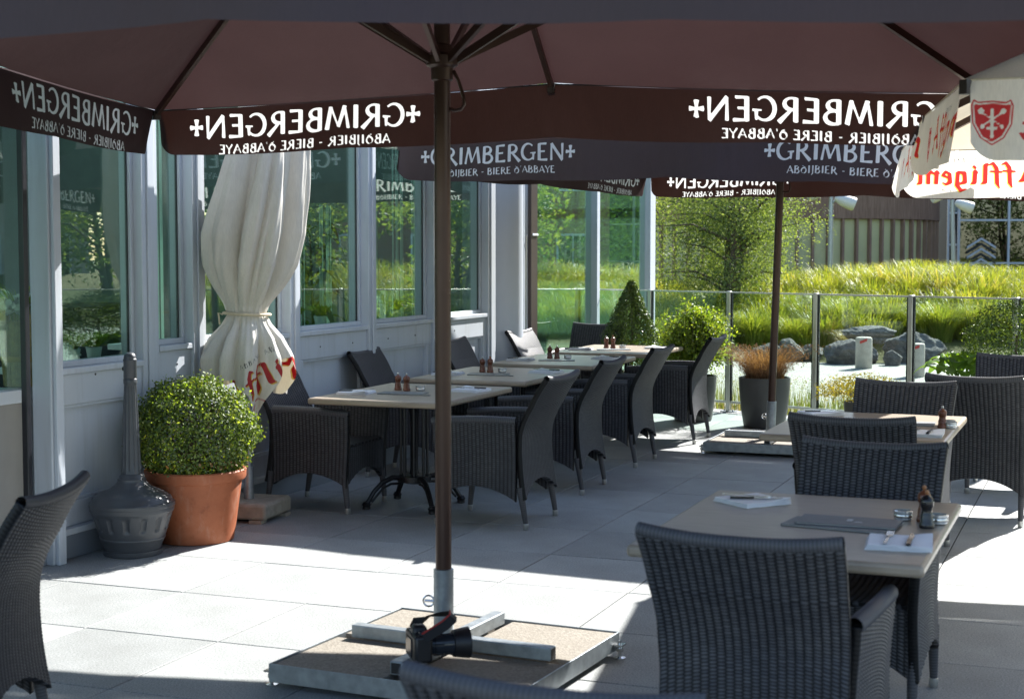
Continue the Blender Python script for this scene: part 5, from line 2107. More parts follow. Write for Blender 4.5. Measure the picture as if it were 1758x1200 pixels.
# loose leafy bush
pl = thing('leafy_bush', 'bright leafy green bush in a grey pot by the glass fence', 'potted plant', (-3.78, 14.62, 0))
grey_pot(pl, 1.0)
pts, nrm, br = [], [], MB()
for k in range(260):
    a = rng.random() * 2 * PI
    el = rng.uniform(-0.6, 1.5)
    ln_ = rng.uniform(0.26, 0.43)
    tip = Vector((math.cos(a) * math.cos(el) * ln_ * 1.02, math.sin(a) * math.cos(el) * ln_ * 1.02, 0.72 + math.sin(el) * ln_ * 1.0))
    p0 = Vector((0.05 * math.cos(a), 0.05 * math.sin(a), 0.46))
    mid = p0.lerp(tip, 0.5) + Vector((0, 0, 0.08))
    br.tube([p0, mid, tip], [0.006, 0.004, 0.002], 5)
    for q in range(34):
        t_q = rng.uniform(0.35, 1.04)
        c = p0.lerp(mid, t_q * 2) if t_q < 0.5 else mid.lerp(tip, (t_q - 0.5) * 2)
        j = rng.normal(size=3) * 0.035
        pts.append((c.x + j[0], c.y + j[1], c.z + j[2]))
        nrm.append((math.cos(a) * 0.5, math.sin(a) * 0.5, 0.8))
pts, nrm = np.array(pts), np.array(nrm)
obj('foliage', leaf_mesh('foliage', pts, nrm, rng.uniform(0.026, 0.048, len(pts)), 'laurel_leaf', 0.48, 0.8), pl)
br.build('branches', 'twig_green', pl)

# dried flower pot
pl = thing('dried_plant_pot', 'dried brown flower stems in a dark grey pot behind the parasol pole', 'potted plant', (-3.02, 14.33, 0))
grey_pot(pl, 1.06)
n = 2000
a = rng.random(n) * 2 * PI
r0 = 0.17 * np.sqrt(rng.random(n))
roots = np.stack([r0 * np.cos(a), r0 * np.sin(a), np.full(n, 0.43)], 1)
dirs = a + 1.0 * rng.normal(size=n)
H = rng.uniform(0.10, 0.40, n)
lean = rng.uniform(0.1, 1.25, n)
obj('stems', blade_mesh('stems', roots, H, lean, 'dry_stem', 0.0026, 4, 0.35, None, dirs), pl)
tip = roots + np.stack([np.cos(dirs) * lean * H, np.sin(dirs) * lean * H, H * (1 - 0.35 * .45)], 1)
sel = rng.random(n) < 0.6
P = np.repeat(tip[sel], 5, 0) + rng.normal(size=(sel.sum() * 5, 3)) * 0.006
obj('seed_heads', leaf_mesh('seed_heads', P, rng.normal(size=P.shape), rng.uniform(0.006, 0.012, len(P)), 'dry_stem', 0.8, 1.0, rng.random(len(P)) * 0.5), pl)

# yellow low plant
pl = thing('golden_shrub_pot', 'low golden-leaved shrub in a pot behind the second right table', 'potted plant', (-2.02, 13.75, 0))
grey_pot(pl, 0.75)
P, D = sphere_pts(7000, 0.40, (0, 0, 0.40), 0.42, 0.12, 0.5, -0.3)
obj('foliage', leaf_mesh('foliage', P, D + np.array([0, 0, .4]), rng.uniform(0.014, 0.030, len(P)), 'gold_leaf', 0.4, 0.9), pl)
b = MB()
for k in range(14):
    a = k * 0.45
    b.tube([(0, 0, 0.3), (0.12 * math.cos(a), 0.12 * math.sin(a), 0.38), (0.3 * math.cos(a), 0.3 * math.sin(a), 0.42)], [0.006, 0.005, 0.002], 5)
b.build('branches', 'bark', pl)


# hosta
def big_leaf(b, p0, p1, w, droop, n_=8):
    p0, p1 = Vector(p0), Vector(p1)
    d = p1 - p0
    side = d.cross(Vector((0, 0, 1))).normalized()
    P = []
    for i in range(n_):
        t_ = i / (n_ - 1)
        c = p0 + d * t_ + Vector((0, 0, droop * 4 * t_ * (1 - t_) - droop * 0.6 * t_ * t_))
        ww = w * math.sin(PI * min(1, t_ ** 0.75 * 0.98 + 0.02)) ** 0.8
        P.append([tuple(c - side * ww + Vector((0, 0, 0.18 * ww))), tuple(c), tuple(c + side * ww + Vector((0, 0, 0.18 * ww)))])
    b.grid(P)


pl = thing('hosta_pot', 'broad bright green hosta leaves beside the fence at the right', 'potted plant', (-1.12, 13.25, 0))
grey_pot(pl, 1.0)
for k in range(34):
    a = k * 2.399
    el = 0.15 + 0.035 * k
    l_ = 0.34 - 0.004 * k
    b = MB()
    s0_ = Vector((0.04 * math.cos(a), 0.04 * math.sin(a), 0.50))
    e0 = s0_ + Vector((0.16 * math.cos(a) * math.cos(el), 0.16 * math.sin(a) * math.cos(el), 0.08 + 0.14 * math.sin(el)))
    e1 = e0 + Vector((l_ * 0.75 * math.cos(a) * math.cos(el), l_ * 0.75 * math.sin(a) * math.cos(el), l_ * 0.35 * math.sin(el)))
    b.tube([s0_, s0_.lerp(e0, 0.5) + Vector((0, 0, 0.02)), e0], 0.005, 5)
    big_leaf(b, e0, e1, 0.075, 0.06)
    me = b.mesh('leaf', 'hosta_leaf')
    at = me.attributes.new('rnd', 'FLOAT', 'FACE')
    at.data.foreach_set('value', [float(rng.random())] * len(me.polygons))
    obj('leaf', me, pl)

# dark clipped ball at the right edge
pl = thing('dark_clipped_shrub', 'dark rounded clipped shrub cut by the right edge', 'potted plant', (-0.74, 13.45, 0))
grey_pot(pl, 1.05)
P, D = sphere_pts(9000, 0.42, (0, 0, 0.86), 0.9, 0.05, 0.25)
obj('foliage', leaf_mesh('foliage', P, D + np.array([0, 0, .3]), rng.uniform(0.018, 0.03, len(P)), 'yew_leaf', 0.5, 0.9), pl)
b = MB()
b.tube([(0, 0, 0.45), (0, 0.01, 0.7), (0.01, 0, 0.95)], [0.02, 0.016, 0.008], 8)
b.build('trunk', 'bark', pl)

# ------------------------------------------------------------------ lavender strip outside the fence
n = 5200
s_ = rng.uniform(-2.6, 7.5, n)
off = rng.uniform(0.22, 0.95, n)
P = np.stack([FP0.x + FD.x * s_ + FN.x * off, FP0.y + FD.y * s_ + FN.y * off, np.full(n, -0.06)], 1)
me = blade_mesh('lavender_strip', P, rng.uniform(0.18, 0.42, n) * (1 - 0.25 * np.sin(s_ * 2.3) ** 2), rng.uniform(0.02, 0.3, n), 'lavender', 0.008, 3, 0.15)
o = obj('lavender_strip', me)
o['kind'] = 'stuff'
o['label'] = 'strip of faded lavender growing along the outside of the glass fence'
o['category'] = 'lavender'
hd_i = rng.random(n) < 0.6
Pq = P[hd_i]
Pq = np.repeat(Pq, 4, 0) + np.stack([rng.normal(size=len(Pq) * 4) * 0.012, rng.normal(size=len(Pq) * 4) * 0.012, rng.uniform(0.26, 0.40, len(Pq) * 4)], 1)
hm = leaf_mesh('lavender_heads', Pq, rng.normal(size=Pq.shape), rng.uniform(0.010, 0.022, len(Pq)), 'lavender', 0.5, 1, rng.uniform(0.6, 1, len(Pq)))
o2 = obj('flower_heads', hm, o)
o2['kind'] = 'stuff'


# ------------------------------------------------------------------ boulders and bollards
def boulder(label, X, Y, sz, seed, rotz=0.0, zoff=0.0):
    bm = bmesh.new()
    bmesh.ops.create_icosphere(bm, subdivisions=5, radius=1.0)
    r_ = random.Random(seed)
    planes = []
    for k in range(20):
        d = Vector((r_.uniform(-1, 1), r_.uniform(-1, 1), r_.uniform(-0.5, 1))).normalized()
        planes.append((d, r_.uniform(0.62, 0.92)))
    ph = [r_.uniform(0, 6) for _ in range(6)]
    for v in bm.verts:
        p = v.co.copy()
        for d, h in planes:
            q = p.dot(d)
            if q > h:
                p -= d * (q - h) * 0.97
        p += p.normalized() * (0.03 * math.sin(p.x * 9 + ph[0]) * math.sin(p.y * 8 + ph[1]) + 0.018 * math.sin(p.z * 17 + ph[2]) + 0.014 * math.sin(p.x * 27 + p.z * 21 + ph[3]) + 0.010 * math.sin(p.y * 41 + p.z * 37 + ph[4]) * math.sin(p.x * 33 + ph[5]))
        v.co = Vector((p.x * sz[0], p.y * sz[1], p.z * sz[2]))
    me = bpy.data.meshes.new('boulder')
    bm.to_mesh(me)
    bm.free()
    me.polygons.foreach_set('use_smooth', [True] * len(me.polygons))
    me.set_sharp_from_angle(angle=R(28))
    me.materials.append(MATS['rock'])
    p = W(X, Y)
    o = obj('boulder', me, None, (p.x, p.y, sz[2] * 0.55 + zoff - 0.05), rotz)
    tag(o, label, 'boulder', 'boulders at the edge of the planting')


boulder('low pale boulder behind the dried plant pot', 3.95, 23.7, (0.34, 0.28, 0.20), 3, 0.5)
boulder('grey boulder left of the second parasol pole beyond the fence', 4.30, 23.8, (0.26, 0.24, 0.23), 5, 1.0)
boulder('small boulder just right of the second parasol pole', 4.62, 23.9, (0.25, 0.22, 0.18), 8, 0.2)
boulder('long blocky grey boulder behind the middle fence post', 4.98, 23.3, (0.36, 0.27, 0.27), 12, 0.1)
boulder('flat dark boulder lying high behind the first stone bollard', 5.62, 24.3, (0.48, 0.30, 0.17), 14, 0.15, 0.30)
boulder('small rounded boulder left of the first stone bollard', 5.32, 23.3, (0.20, 0.2, 0.19), 21, 0.4)
boulder('rounded pale boulder right of the first stone bollard', 5.66, 22.9, (0.18, 0.16, 0.15), 23, 0.9)
boulder('big cracked grey boulder at the right of the group', 6.12, 23.5, (0.48, 0.36, 0.33), 27, -0.25, 0.03)
boulder('low boulder half buried at the far left of the group', 2.9, 24.1, (0.42, 0.3, 0.18), 31, 0.3)
boulder('low boulder hidden behind the topiary cone', 1.6, 24.2, (0.36, 0.3, 0.19), 37, 0.7)


def bollard(label, X, Y):
    p = W(X, Y)
    t = thing('stone_bollard', label, 'bollard', (p.x, p.y, -0.05), 0.4, 'stone bollards on the plaza')
    b = MB()
    b.lathe([(0.118, 0), (0.12, 0.004), (0.118, 0.42), (0.112, 0.445), (0.10, 0.452)], 28)
    b.build('shaft', 'bollard_stone', t)
    b = MB()
    a0 = math.atan2(-p.y, -p.x) - 0.4
    Pq = []
    for i in range(7):
        a = a0 - 0.5 + i / 6 * 0.9
        Pq.append([(0.1195 * math.cos(a), 0.1195 * math.sin(a), 0.36 + 0.04 * i / 6), (0.1195 * math.cos(a), 0.1195 * math.sin(a), 0.40 + 0.04 * i / 6)])
    b.grid(Pq)
    b.build('sticker', 'red_print', t)


bollard('pale stone bollard with a red mark standing among the boulders', 5.08, 22.3)
bollard('pale stone bollard behind the right middle fence post', 5.44, 20.8)

# ------------------------------------------------------------------ ornamental grasses
tufts = []
for k in range(5):
    n = 700
    a = rng.random(n) * 2 * PI
    r0 = 0.13 * np.sqrt(rng.random(n))
    roots = np.stack([r0 * np.cos(a), r0 * np.sin(a), np.zeros(n)], 1)
    me = blade_mesh('grass_clump', roots, rng.uniform(0.55, 1.05, n), rng.uniform(0.1, 0.85, n), 'grass_blade', 0.010, 4, 0.95, np.clip(rng.normal(0.5, 0.22, n) + 0.06 * k - 0.1, 0, 1), a + 0.5 * rng.normal(size=n))
    tufts.append(me)
front = []
r_ = random.Random(4)
NAMES = ['broad bright clump of ornamental grass', 'spiky upright clump of ornamental grass', 'low arching clump of ornamental grass', 'yellowish clump of ornamental grass', 'dense green clump of ornamental grass', 'pale tipped clump of ornamental grass']
PLC = ['at the far left of the planting', 'left of the dried plant pot', 'directly behind the pale boulder', 'above the gap right of the parasol pole', 'left of the middle fence post', 'right of the middle fence post', 'behind the long blocky boulder', 'above the flat dark boulder', 'left of the right middle fence post', 'right of the big cracked boulder', 'above the hosta leaves', 'behind the dark clipped shrub']
XS = [2.2, 3.2, 4.0, 4.7, 5.2, 5.75, 6.45, 7.1, 7.8, 8.5, 9.2, 10.0]
for k, X in enumerate(XS):
    Y = 25.3 + r_.uniform(-0.5, 0.6) + (0.7 if 4.5 < X < 6.7 else 0)
    p = W(X, Y, bed_h(X, Y) - 0.02)
    o = obj('grass_clump', tufts[k % 5], None, p, r_.uniform(0, 6))
    s_ = r_.uniform(0.85, 1.15)
    o.scale = (s_ * 1.05, s_ * 1.05, s_)
    tag(o, NAMES[k % 6] + ' ' + PLC[k], 'grass clump', 'front row of ornamental grass clumps')
# tan feathery tuft in front
n = 380
a = rng.random(n) * 2 * PI
r0 = 0.10 * np.sqrt(rng.random(n))
me = blade_mesh('grass_clump', np.stack([r0 * np.cos(a), r0 * np.sin(a), np.zeros(n)], 1), rng.uniform(0.5, 0.9, n), rng.uniform(0.1, 0.7, n), 'grass_tan', 0.011, 5, 0.9, None, a)
p = W(5.45, 24.7, bed_h(5.45, 24.7))
tag(obj('grass_clump', me, None, p), 'straw-coloured grass clump just above the long boulder', 'grass clump')
# the mass of grass on the mound
Ps, Hs, Ls, As, Rs = [], [], [], [], []
for q in range(2100):
    X = r_.uniform(-10, 24)
    Y = 25.6 + r_.random() ** 1.2 * 8.5
    if X < 0.5 and r_.random() < 0.5:
        continue
    n = 115 if X < 12 else 50
    a = rng.random(n) * 2 * PI
    r0 = 0.16 * np.sqrt(rng.random(n))
    c = W(X, Y, bed_h(X, Y) - 0.03)
    Ps.append(np.stack([c.x + r0 * np.cos(a), c.y + r0 * np.sin(a), np.full(n, c.z)], 1))
    sc_ = r_.uniform(0.75, 1.2)
    Hs.append(rng.uniform(0.5, 1.0, n) * sc_)
    Ls.append(rng.uniform(0.1, 0.95, n))
    As.append(a + 0.5 * rng.normal(size=n))
    tone = r_.gauss(0.52, 0.15)
    Rs.append(np.clip(rng.normal(tone, 0.16, n), 0, 1))
me = blade_mesh('grass_mass', np.concatenate(Ps), np.concatenate(Hs), np.concatenate(Ls), 'grass_blade', 0.0135, 3, 0.95, np.concatenate(Rs), np.concatenate(As))
o = obj('grass_mass', me)
o['kind'] = 'stuff'
o['label'] = 'mass of bright ornamental grass covering the mound'
o['category'] = 'grass'


# ------------------------------------------------------------------ trees
def tree(label, X, Y, h, cr, nl, lsize, mat='tree_leaf', seed=1, trunks=1, zc=0.55, sq=1.0, group='trees around the plaza', name='broadleaf_tree'):
    r_ = random.Random(seed)
    p = W(X, Y, -0.15)
    t = thing(name, label, 'tree', p, 0, group)
    b = MB()
    tips = []
    for q in range(trunks):
        a = r_.uniform(0, 6.28)
        l_ = 0.12 if trunks == 1 else 0.35
        base = Vector((0.15 * math.cos(a) * (trunks > 1), 0.15 * math.sin(a) * (trunks > 1), 0))
        top = Vector((l_ * cr * math.cos(a), l_ * cr * math.sin(a), h * r_.uniform(0.8, 0.95)))
        mid = base.lerp(top, 0.5) + Vector((r_.uniform(-.15, .15), r_.uniform(-.15, .15), 0))
        tr = h * 0.018 + 0.02
        b.tube([base, base.lerp(mid, 0.5), mid, mid.lerp(top, 0.5), top], [tr, tr * 0.8, tr * 0.6, tr * 0.35, tr * 0.1], 8)
        for k in range(int(20 / trunks) + 4):
            f = r_.uniform(0.22, 0.95)
            s_ = base.lerp(mid, f * 2) if f < 0.5 else mid.lerp(top, f * 2 - 1)
            aa = r_.uniform(0, 6.28)
            ll = cr * r_.uniform(0.55, 1.05) * (1.15 - abs(f - zc) * 1.1)
            e = s_ + Vector((math.cos(aa) * ll, math.sin(aa) * ll, ll * r_.uniform(0.0, 0.55)))
            m2 = s_.lerp(e, 0.5) + Vector((0, 0, 0.12 * ll))
            b.tube([s_, m2, e], [tr * 0.32, tr * 0.2, tr * 0.06], 5)
            for w_ in range(7):
                g_ = r_.uniform(0.3, 1.05)
                c = s_.lerp(m2, g_ * 2) if g_ < 0.5 else m2.lerp(e, g_ * 2 - 1)
                tips.append((c.x + r_.gauss(0, 0.14) * cr * 0.6, c.y + r_.gauss(0, 0.14) * cr * 0.6, c.z + r_.gauss(0, 0.12) * cr * 0.6))
    b.build('trunk', 'bark', t)
    tips = np.array(tips)
    sel = rng.integers(0, len(tips), nl)
    cl = rng.normal(size=(nl, 3)) * cr * 0.14
    P = tips[sel] + cl
    tone = rng.random(len(tips))[sel]
    D = cl / (np.linalg.norm(cl, axis=1)[:, None] + 1e-6) + np.array([0, 0, 0.5])
    obj('crown', leaf_mesh('crown', P, D, rng.uniform(0.6, 1.3, nl) * lsize, mat, 0.5, 0.9, np.clip(0.55 * tone + 0.5 * rng.random(nl) - 0.05, 0, 1)), t)
    return t


tree('airy multi-stemmed tree behind the fence left of the second parasol pole', 3.9, 28.5, 4.2, 1.45, 46000, 0.046, seed=3, trunks=4)
tree('leafy tree seen through the glazed corner of the building', 1.35, 31.5, 5.0, 1.7, 22000, 0.062, seed=5, trunks=3)
tree('tall tree behind the brown post of the building', 0.1, 33.5, 6.0, 2.0, 20000, 0.07, seed=8, trunks=2)
tree('round leafy tree at the left side of the timber pavilion', 4.6, 33.5, 4.5, 1.5, 20000, 0.06, seed=13, trunks=3)
tree('pale leafy tree between building corner and multi-stemmed tree', 2.6, 37.0, 5.5, 2.0, 18000, 0.07, seed=17, trunks=2)
# greenery to the right of the picture, mirrored in the shop windows
for k, (X, Y, h, cr) in enumerate([(13, 27, 4.0, 1.6), (16.5, 25, 4.6, 1.8), (20, 29, 5.5, 2.2), (24, 26, 5.0, 2.0), (15.5, 31, 4.5, 1.8), (28, 30, 6, 2.4)]):
    tree(['leafy tree beyond the right edge nearest the plaza', 'second leafy tree beyond the right edge', 'third tall tree beyond the right edge', 'fourth tree beyond the right edge', 'tree beyond the right edge close to the glass block', 'farthest tall tree beyond the right edge'][k], X, Y, h, cr, 4200, 0.15, seed=40 + k, trunks=2)

# ------------------------------------------------------------------ timber pavilion (round)
pc = W(7.55, 47.0)
tp = thing('timber_pavilion', 'round brown timber pavilion with vertical fins and olive panels', 'building', (pc.x, pc.y, -0.1))
RP = 5.1
toward = math.atan2(-pc.y, -pc.x)
HP = 3.85
b = MB()
b.lathe([(RP - 0.02, HP - 1.25), (RP + 0.10, HP - 1.24), (RP + 0.10, HP - 0.05), (RP + 0.24, HP - 0.04), (RP + 0.24, HP + 0.14), (RP - 0.3, HP + 0.15), (0.0, HP + 0.3)], 96, capb=False, capt=False)
b.build('roof_band', 'timber', tp, angle=30)
b = MB()
b.lathe([(RP - 0.22, 0), (RP - 0.22, HP - 0.5)], 72, capt=False, capb=False)
b.build('inner_wall', 'olive_panel', tp)
b = MB()
b.lathe([(RP + 0.05, 0), (RP + 0.05, 0.4), (RP - 0.2, 0.41)], 96, capt=False)
b.build('plinth', 'timber_grey', tp)
NF = 75
for k in range(NF):
    a = 2 * PI * k / NF
    da = (a - toward + PI) % (2 * PI) - PI
    if abs(da) > 1.75:
        continue
    m_ = MB()
    m_.box(((RP + 0.02) * math.cos(a), (RP + 0.02) * math.sin(a), HP / 2 - 0.45), (0.12, 0.065, HP - 0.85), a)
    m_.build('fin', 'timber_grey', tp, smooth=False)
    a2 = a + PI / NF
    m_ = MB()
    m_.box(((RP - 0.05) * math.cos(a2), (RP - 0.05) * math.sin(a2), HP / 2 - 0.4), (0.02, 2 * PI * RP / NF - 0.07, HP - 0.95), a2)
    m_.build('wall_panel', 'olive_panel', tp, smooth=False)

# ------------------------------------------------------------------ glass office block
gc = W(14.1, 49.0)
ga = R(21.2) + R(-3)
gb = thing('glass_office_block', 'office block with dark green glass and pale mullions at the right', 'building', (gc.x, gc.y, -0.1), ga)
wx0, HB = -0.15, 12.0
b = MB()
b.b2((wx0, 0.5, 0), (22, 12, HB))
b.build('core', 'interior_dark', gb, smooth=False)
for zf in (0, 3.0, 6.0, 9.0):
    b = MB()
    b.b2((wx0, 0.16, zf + 0.0), (22, 0.5, zf + 0.16))
    b.build('floor_slab', 'interior_ceiling', gb, smooth=False)
cw = 1.55
zl = [0.1, 1.35, 2.7, 4.1, 5.5, 6.9, 8.3, 9.7, 11.1, 12.0]
for k in range(15):
    x = k * cw
    b = MB()
    b.b2((x - 0.035, -0.06, 0), (x + 0.035, 0.06, HB))
    b.build('mullion', 'mullion_white', gb, smooth=False)
    if k < 14:
        for q in range(len(zl) - 1):
            b = MB()
            b.b2((x + 0.035, 0.0, zl[q] + 0.03), (x + cw - 0.035, 0.012, zl[q + 1] - 0.03))
            b.build('glass_panel', 'far_glass', gb, smooth=False)
for z in zl:
    b = MB()
    b.b2((-0.04, -0.045, z - 0.03), (14 * cw, 0.045, z + 0.03))
    b.build('transom', 'mullion_white', gb, smooth=False)
for zz in (1.0, 1.9, 2.9):
    b = MB()
    b.b2((-0.32, -0.05, zz), (-0.05, 0.02, zz + 0.06))
    b.build('corner_bracket', 'mullion_white', gb, smooth=False)
b = MB()
b.b2((-0.36, -0.05, 0), (-0.30, 0.02, 5.5))
b.build('corner_mast', 'mullion_white', gb, smooth=False)
# zigzag-striped box in the window
for k in range(6):
    b = MB()
    zt_ = 1.0 + 0.16 * k
    for (xa, xb, d0, d1) in ((0.25, 0.7, 0.0, 0.28), (0.7, 1.15, 0.28, 0.0)):
        b.add([(xa, -0.075, zt_ + d0), (xb, -0.075, zt_ + d1), (xb, -0.075, zt_ + d1 + 0.075), (xa, -0.075, zt_ + d0 + 0.075),
               (xa, -0.063, zt_ + d0), (xb, -0.063, zt_ + d1), (xb, -0.063, zt_ + d1 + 0.075), (xa, -0.063, zt_ + d0 + 0.075)],
              [(0, 1, 2, 3), (7, 6, 5, 4), (0, 4, 5, 1), (3, 2, 6, 7), (0, 3, 7, 4), (1, 5, 6, 2)])
    b.build('zigzag_strip', 'mullion_white' if k % 2 else 'interior_dark', gb, smooth=False)

# brick and plaster houses closing the view
simple('far_brick', (0.26, 0.12, 0.08), 0.85, var=0.2, scale=2)
simple('far_plaster', (0.42, 0.40, 0.36), 0.85, var=0.1, scale=1)
simple('far_roof', (0.10, 0.09, 0.09), 0.8, var=0.2, scale=2)


def house(label, X, Y, w, d, h, mat, rows, cols, rot=0.0):
    p = W(X, Y)
    t = thing('town_house', label, 'building', (p.x, p.y, -0.2), R(21.2) + rot, 'houses behind the plaza')
    b = MB()
    b.b2((-w / 2, 0, 0), (w / 2, d, h))
    b.build('wall', mat, t, smooth=False)
    b = MB()
    b.add([(-w / 2 - .2, -.2, h), (w / 2 + .2, -.2, h), (w / 2 + .2, d + .2, h), (-w / 2 - .2, d + .2, h), (-w / 2 - .2, d / 2, h + 2.2), (w / 2 + .2, d / 2, h + 2.2)],
          [(0, 1, 5, 4), (2, 3, 4, 5), (1, 2, 5), (3, 0, 4), (3, 2, 1, 0)])
    b.build('roof', 'far_roof', t, smooth=False)
    for i in range(cols):
        for j in range(rows):
            x = -w / 2 + (i + 0.5) * w / cols
            z = 0.9 + j * 2.9
            b = MB()
            b.b2((x - 0.55, -0.05, z), (x + 0.55, 0.05, z + 1.5))
            wd = b.build('window', 'mullion_white', t, smooth=False)
            b = MB()
            b.b2((x - 0.48, -0.062, z + 0.07), (x - 0.02, -0.052, z + 1.43))
            b.b2((x + 0.02, -0.062, z + 0.07), (x + 0.48, -0.052, z + 1.43))
            b.build('pane', 'far_glass', wd, smooth=False)


house('brick house behind the trees at the left', -3.5, 52, 9, 8, 6.2, 'far_brick', 2, 4)
house('pale plastered house next to the timber pavilion', 5.5, 58, 10, 8, 6.4, 'far_plaster', 2, 4)
house('brick house beyond the right edge', 27, 40, 12, 8, 8.5, 'far_brick', 3, 5, R(-40))
house('long plastered house far beyond the right edge', 40, 26, 16, 9, 9.5, 'far_plaster', 3, 7, R(-65))


# ------------------------------------------------------------------ street lamps
def street_lamp(label, X, Y, heads, h=2.95, lean=0.0):
    p = W(X, Y)
    t = thing('street_lamp', label, 'street lamp', (p.x, p.y, -0.15), R(21.2), 'pale street lamps on the plaza')
    b = MB()
    b.tube([(0, 0, 0), (lean * 0.5, 0, h * 0.5), (lean, 0, h)], [0.06, 0.055, 0.045], 14)
    b.build('pole', 'lamp_pole', t)
    for (sx, z) in heads:
        ha = MB()
        ha.tube([(lean, 0, z - 0.12), (lean + sx * 0.10, 0, z - 0.02)], 0.018, 8)
        arm = ha.build('arm', 'lamp_pole', t)
        hd_ = MB()
        d = Vector((sx * 0.94, -0.1, -0.34)).normalized()
        c = Vector((lean + sx * 0.08, 0, z + 0.02))
        hd_.tube([c, c + d * 0.03, c + d * 0.16, c + d * 0.30, c + d * 0.40, c + d * 0.43], [0.05, 0.075, 0.115, 0.135, 0.14, 0.125], 20)
        hd_.build('lamp_head', 'lamp_white', arm)


street_lamp('pale street lamp in front of the timber pavilion, head turned right', 6.57, 32.0, [(1, 2.86), (-1, 3.05)])
street_lamp('leaning street lamp in front of the glass office block', 10.45, 36.5, [(1, 2.90), (-1, 3.15)], 3.3, -0.12)

# ------------------------------------------------------------------ things inside the windows
def vase_flowers():
    t = thing('straw_vase', 'straw-wrapped vase of white roses inside the nearest window', 'vase', (-5.39, 6.70, 0.934))
    b = MB()
    b.lathe([(0.085, 0), (0.088, 0.01), (0.10, 0.33), (0.09, 0.34)], 24)
    b.build('vase', 'straw', t)
    b = MB()
    for k in range(110):
        a = rng.random() * 2 * PI
        r0, r1 = 0.092, 0.108 + 0.01 * rng.random()
        b.tube([(r0 * math.cos(a), r0 * math.sin(a), 0.0), (r1 * math.cos(a + .05), r1 * math.sin(a + .05), 0.36 + 0.05 * rng.random())], 0.0032, 4)
    b.build('straw_wrap', 'straw', t)
    b = MB()
    b.lathe([(0.104, 0.13), (0.107, 0.135), (0.108, 0.155), (0.105, 0.16)], 30, capb=False, capt=False)
    b.build('ribbon', 'ribbon', t)
    for k in range(7):
        a = k * 0.9
        rr = 0.085 if k else 0
        c = Vector((rr * math.cos(a), rr * math.sin(a), 0.44 + 0.02 * math.sin(k * 2)))
        n = 60
        d = rng.normal(size=(n, 3))
        d /= np.linalg.norm(d, axis=1)[:, None]
        P = np.array(c) + d * 0.045 * (0.5 + 0.5 * rng.random((n, 1)))
        me = leaf_mesh('rose', P, d, 0.045, 'rose', 0.9, 0.25)
        obj('rose', me, t)
    n = 60
    a = rng.random(n) * 2 * PI
    me = blade_mesh('stems', np.stack([0.05 * np.cos(a), 0.05 * np.sin(a), np.full(n, 0.35)], 1), rng.uniform(0.12, 0.32, n), rng.uniform(0.2, 0.8, n), 'laurel_leaf', 0.012, 4, 0.6, None, a)
    obj('greenery', me, t)


vase_flowers()
tw = thing('window_plant', 'large-leaved house plant standing inside the middle windows', 'house plant', (-5.85, 10.72, 0.02))
b = MB()
b.lathe([(0.14, 0), (0.18, 0.42), (0.165, 0.42)], 24)
b.build('pot', 'grey_pot', tw)
b = MB()
b.tube([(0, 0, 0.35), (0.02, 0.01, 1.0), (0, 0, 1.75)], [0.016, 0.013, 0.006], 8)
b.build('stem', 'twig_green', tw)
for k in range(26):
    a = k * 2.399
    z = 0.95 + 0.035 * k
    b = MB()
    s0_ = Vector((0, 0, z))
    e0 = Vector((0.06 * math.cos(a), 0.06 * math.sin(a), z + 0.03))
    l_ = 0.36 - 0.006 * k
    e1 = Vector(((0.06 + l_) * math.cos(a), (0.06 + l_) * math.sin(a), z - 0.06))
    b.tube([s0_, e0], 0.004, 5)
    big_leaf(b, e0, e1, 0.045, 0.08, 9)
    me = b.mesh('leaf', 'indoor_leaf')
    at = me.attributes.new('rnd', 'FLOAT', 'FACE')
    at.data.foreach_set('value', [float(rng.random())] * len(me.polygons))
    obj('leaf', me, tw)
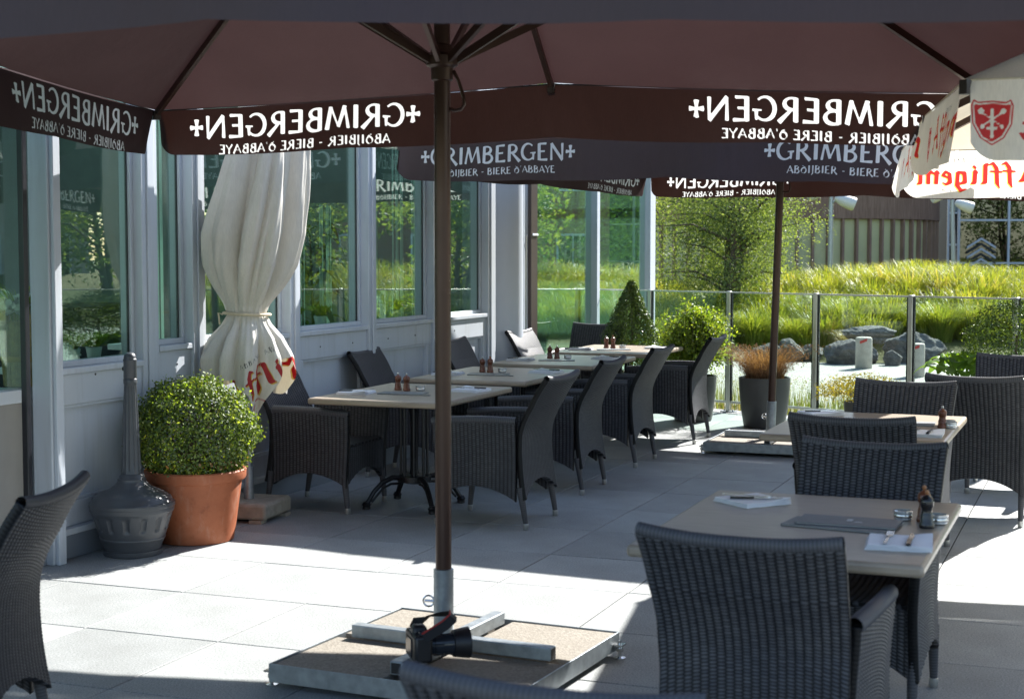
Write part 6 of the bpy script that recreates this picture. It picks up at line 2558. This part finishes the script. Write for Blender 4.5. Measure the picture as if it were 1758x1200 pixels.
# low greenery and a lantern on the inner sills
for i, (v_, l_) in enumerate(((9.75, 'low green sill plant left of the string curtain'), (10.15, 'low green sill plant beside the window post'), (11.45, 'low green sill plant next to the glass lantern'), (7.22, 'fern on the sill behind the ash receptacle'), (7.42, 'bright fern at the right of the nearest window'))):
    t = thing('sill_plant', l_, 'house plant', (-5.46, v_, (1.096 if v_ > 7.6 else 1.026)), 0, 'plants on the window sills')
    b = MB()
    b.lathe([(0.035, 0), (0.048, 0.07), (0.044, 0.07)], 16)
    b.build('pot', 'white_sill', t)
    n = 260
    a = rng.random(n) * 2 * PI
    me = blade_mesh('fronds', np.stack([0.02 * np.cos(a), 0.02 * np.sin(a), np.full(n, 0.06)], 1), rng.uniform(0.06, 0.15, n), rng.uniform(0.3, 1.3, n), 'laurel_leaf', 0.016, 4, 0.8, None, a)
    obj('fronds', me, t)
ln_ = thing('glass_lantern', 'square glass lantern on the sill below the middle window', 'lantern', (-5.47, 11.2, 1.096))
for sx in (-1, 1):
    for sy in (-1, 1):
        b = MB()
        b.b2((sx * 0.07 - 0.005, sy * 0.07 - 0.005, 0), (sx * 0.07 + 0.005, sy * 0.07 + 0.005, 0.24))
        b.build('edge', 'steel', ln_, smooth=False)
b = MB()
b.b2((-0.065, -0.065, 0.005), (0.065, 0.065, 0.235))
b.build('glass_box', 'window_glass', ln_, smooth=False)
b = MB()
b.b2((-0.08, -0.08, -0.002), (0.08, 0.08, 0.004))
b.build('base', 'white_sill', ln_, smooth=False)
rk = thing('picket_planter', 'tiny white picket planter on the sill of the nearest window', 'planter', (-5.44, 7.12, 1.026))
for k in range(9):
    b = MB()
    b.b2((-0.004, -0.12 + k * 0.03, 0), (0.004, -0.105 + k * 0.03, 0.11))
    b.build('picket', 'white_sill', rk, smooth=False)
for z in (0.03, 0.085):
    b = MB()
    b.b2((0.005, -0.125, z), (0.010, 0.142, z + 0.012))
    b.build('picket_rail', 'white_sill', rk, smooth=False)
mb_ = thing('menu_board', 'small framed notice inside the narrow window', 'notice', (-5.42, 7.93, 1.096), R(8))
b = MB()
b.b2((-0.006, -0.07, 0), (0.006, 0.07, 0.26))
b.build('board', 'menu', mb_, smooth=False)
b = MB()
b.b2((0.0062, -0.06, 0.02), (0.0072, 0.06, 0.21))
b.build('sheet', 'paper', mb_, smooth=False)
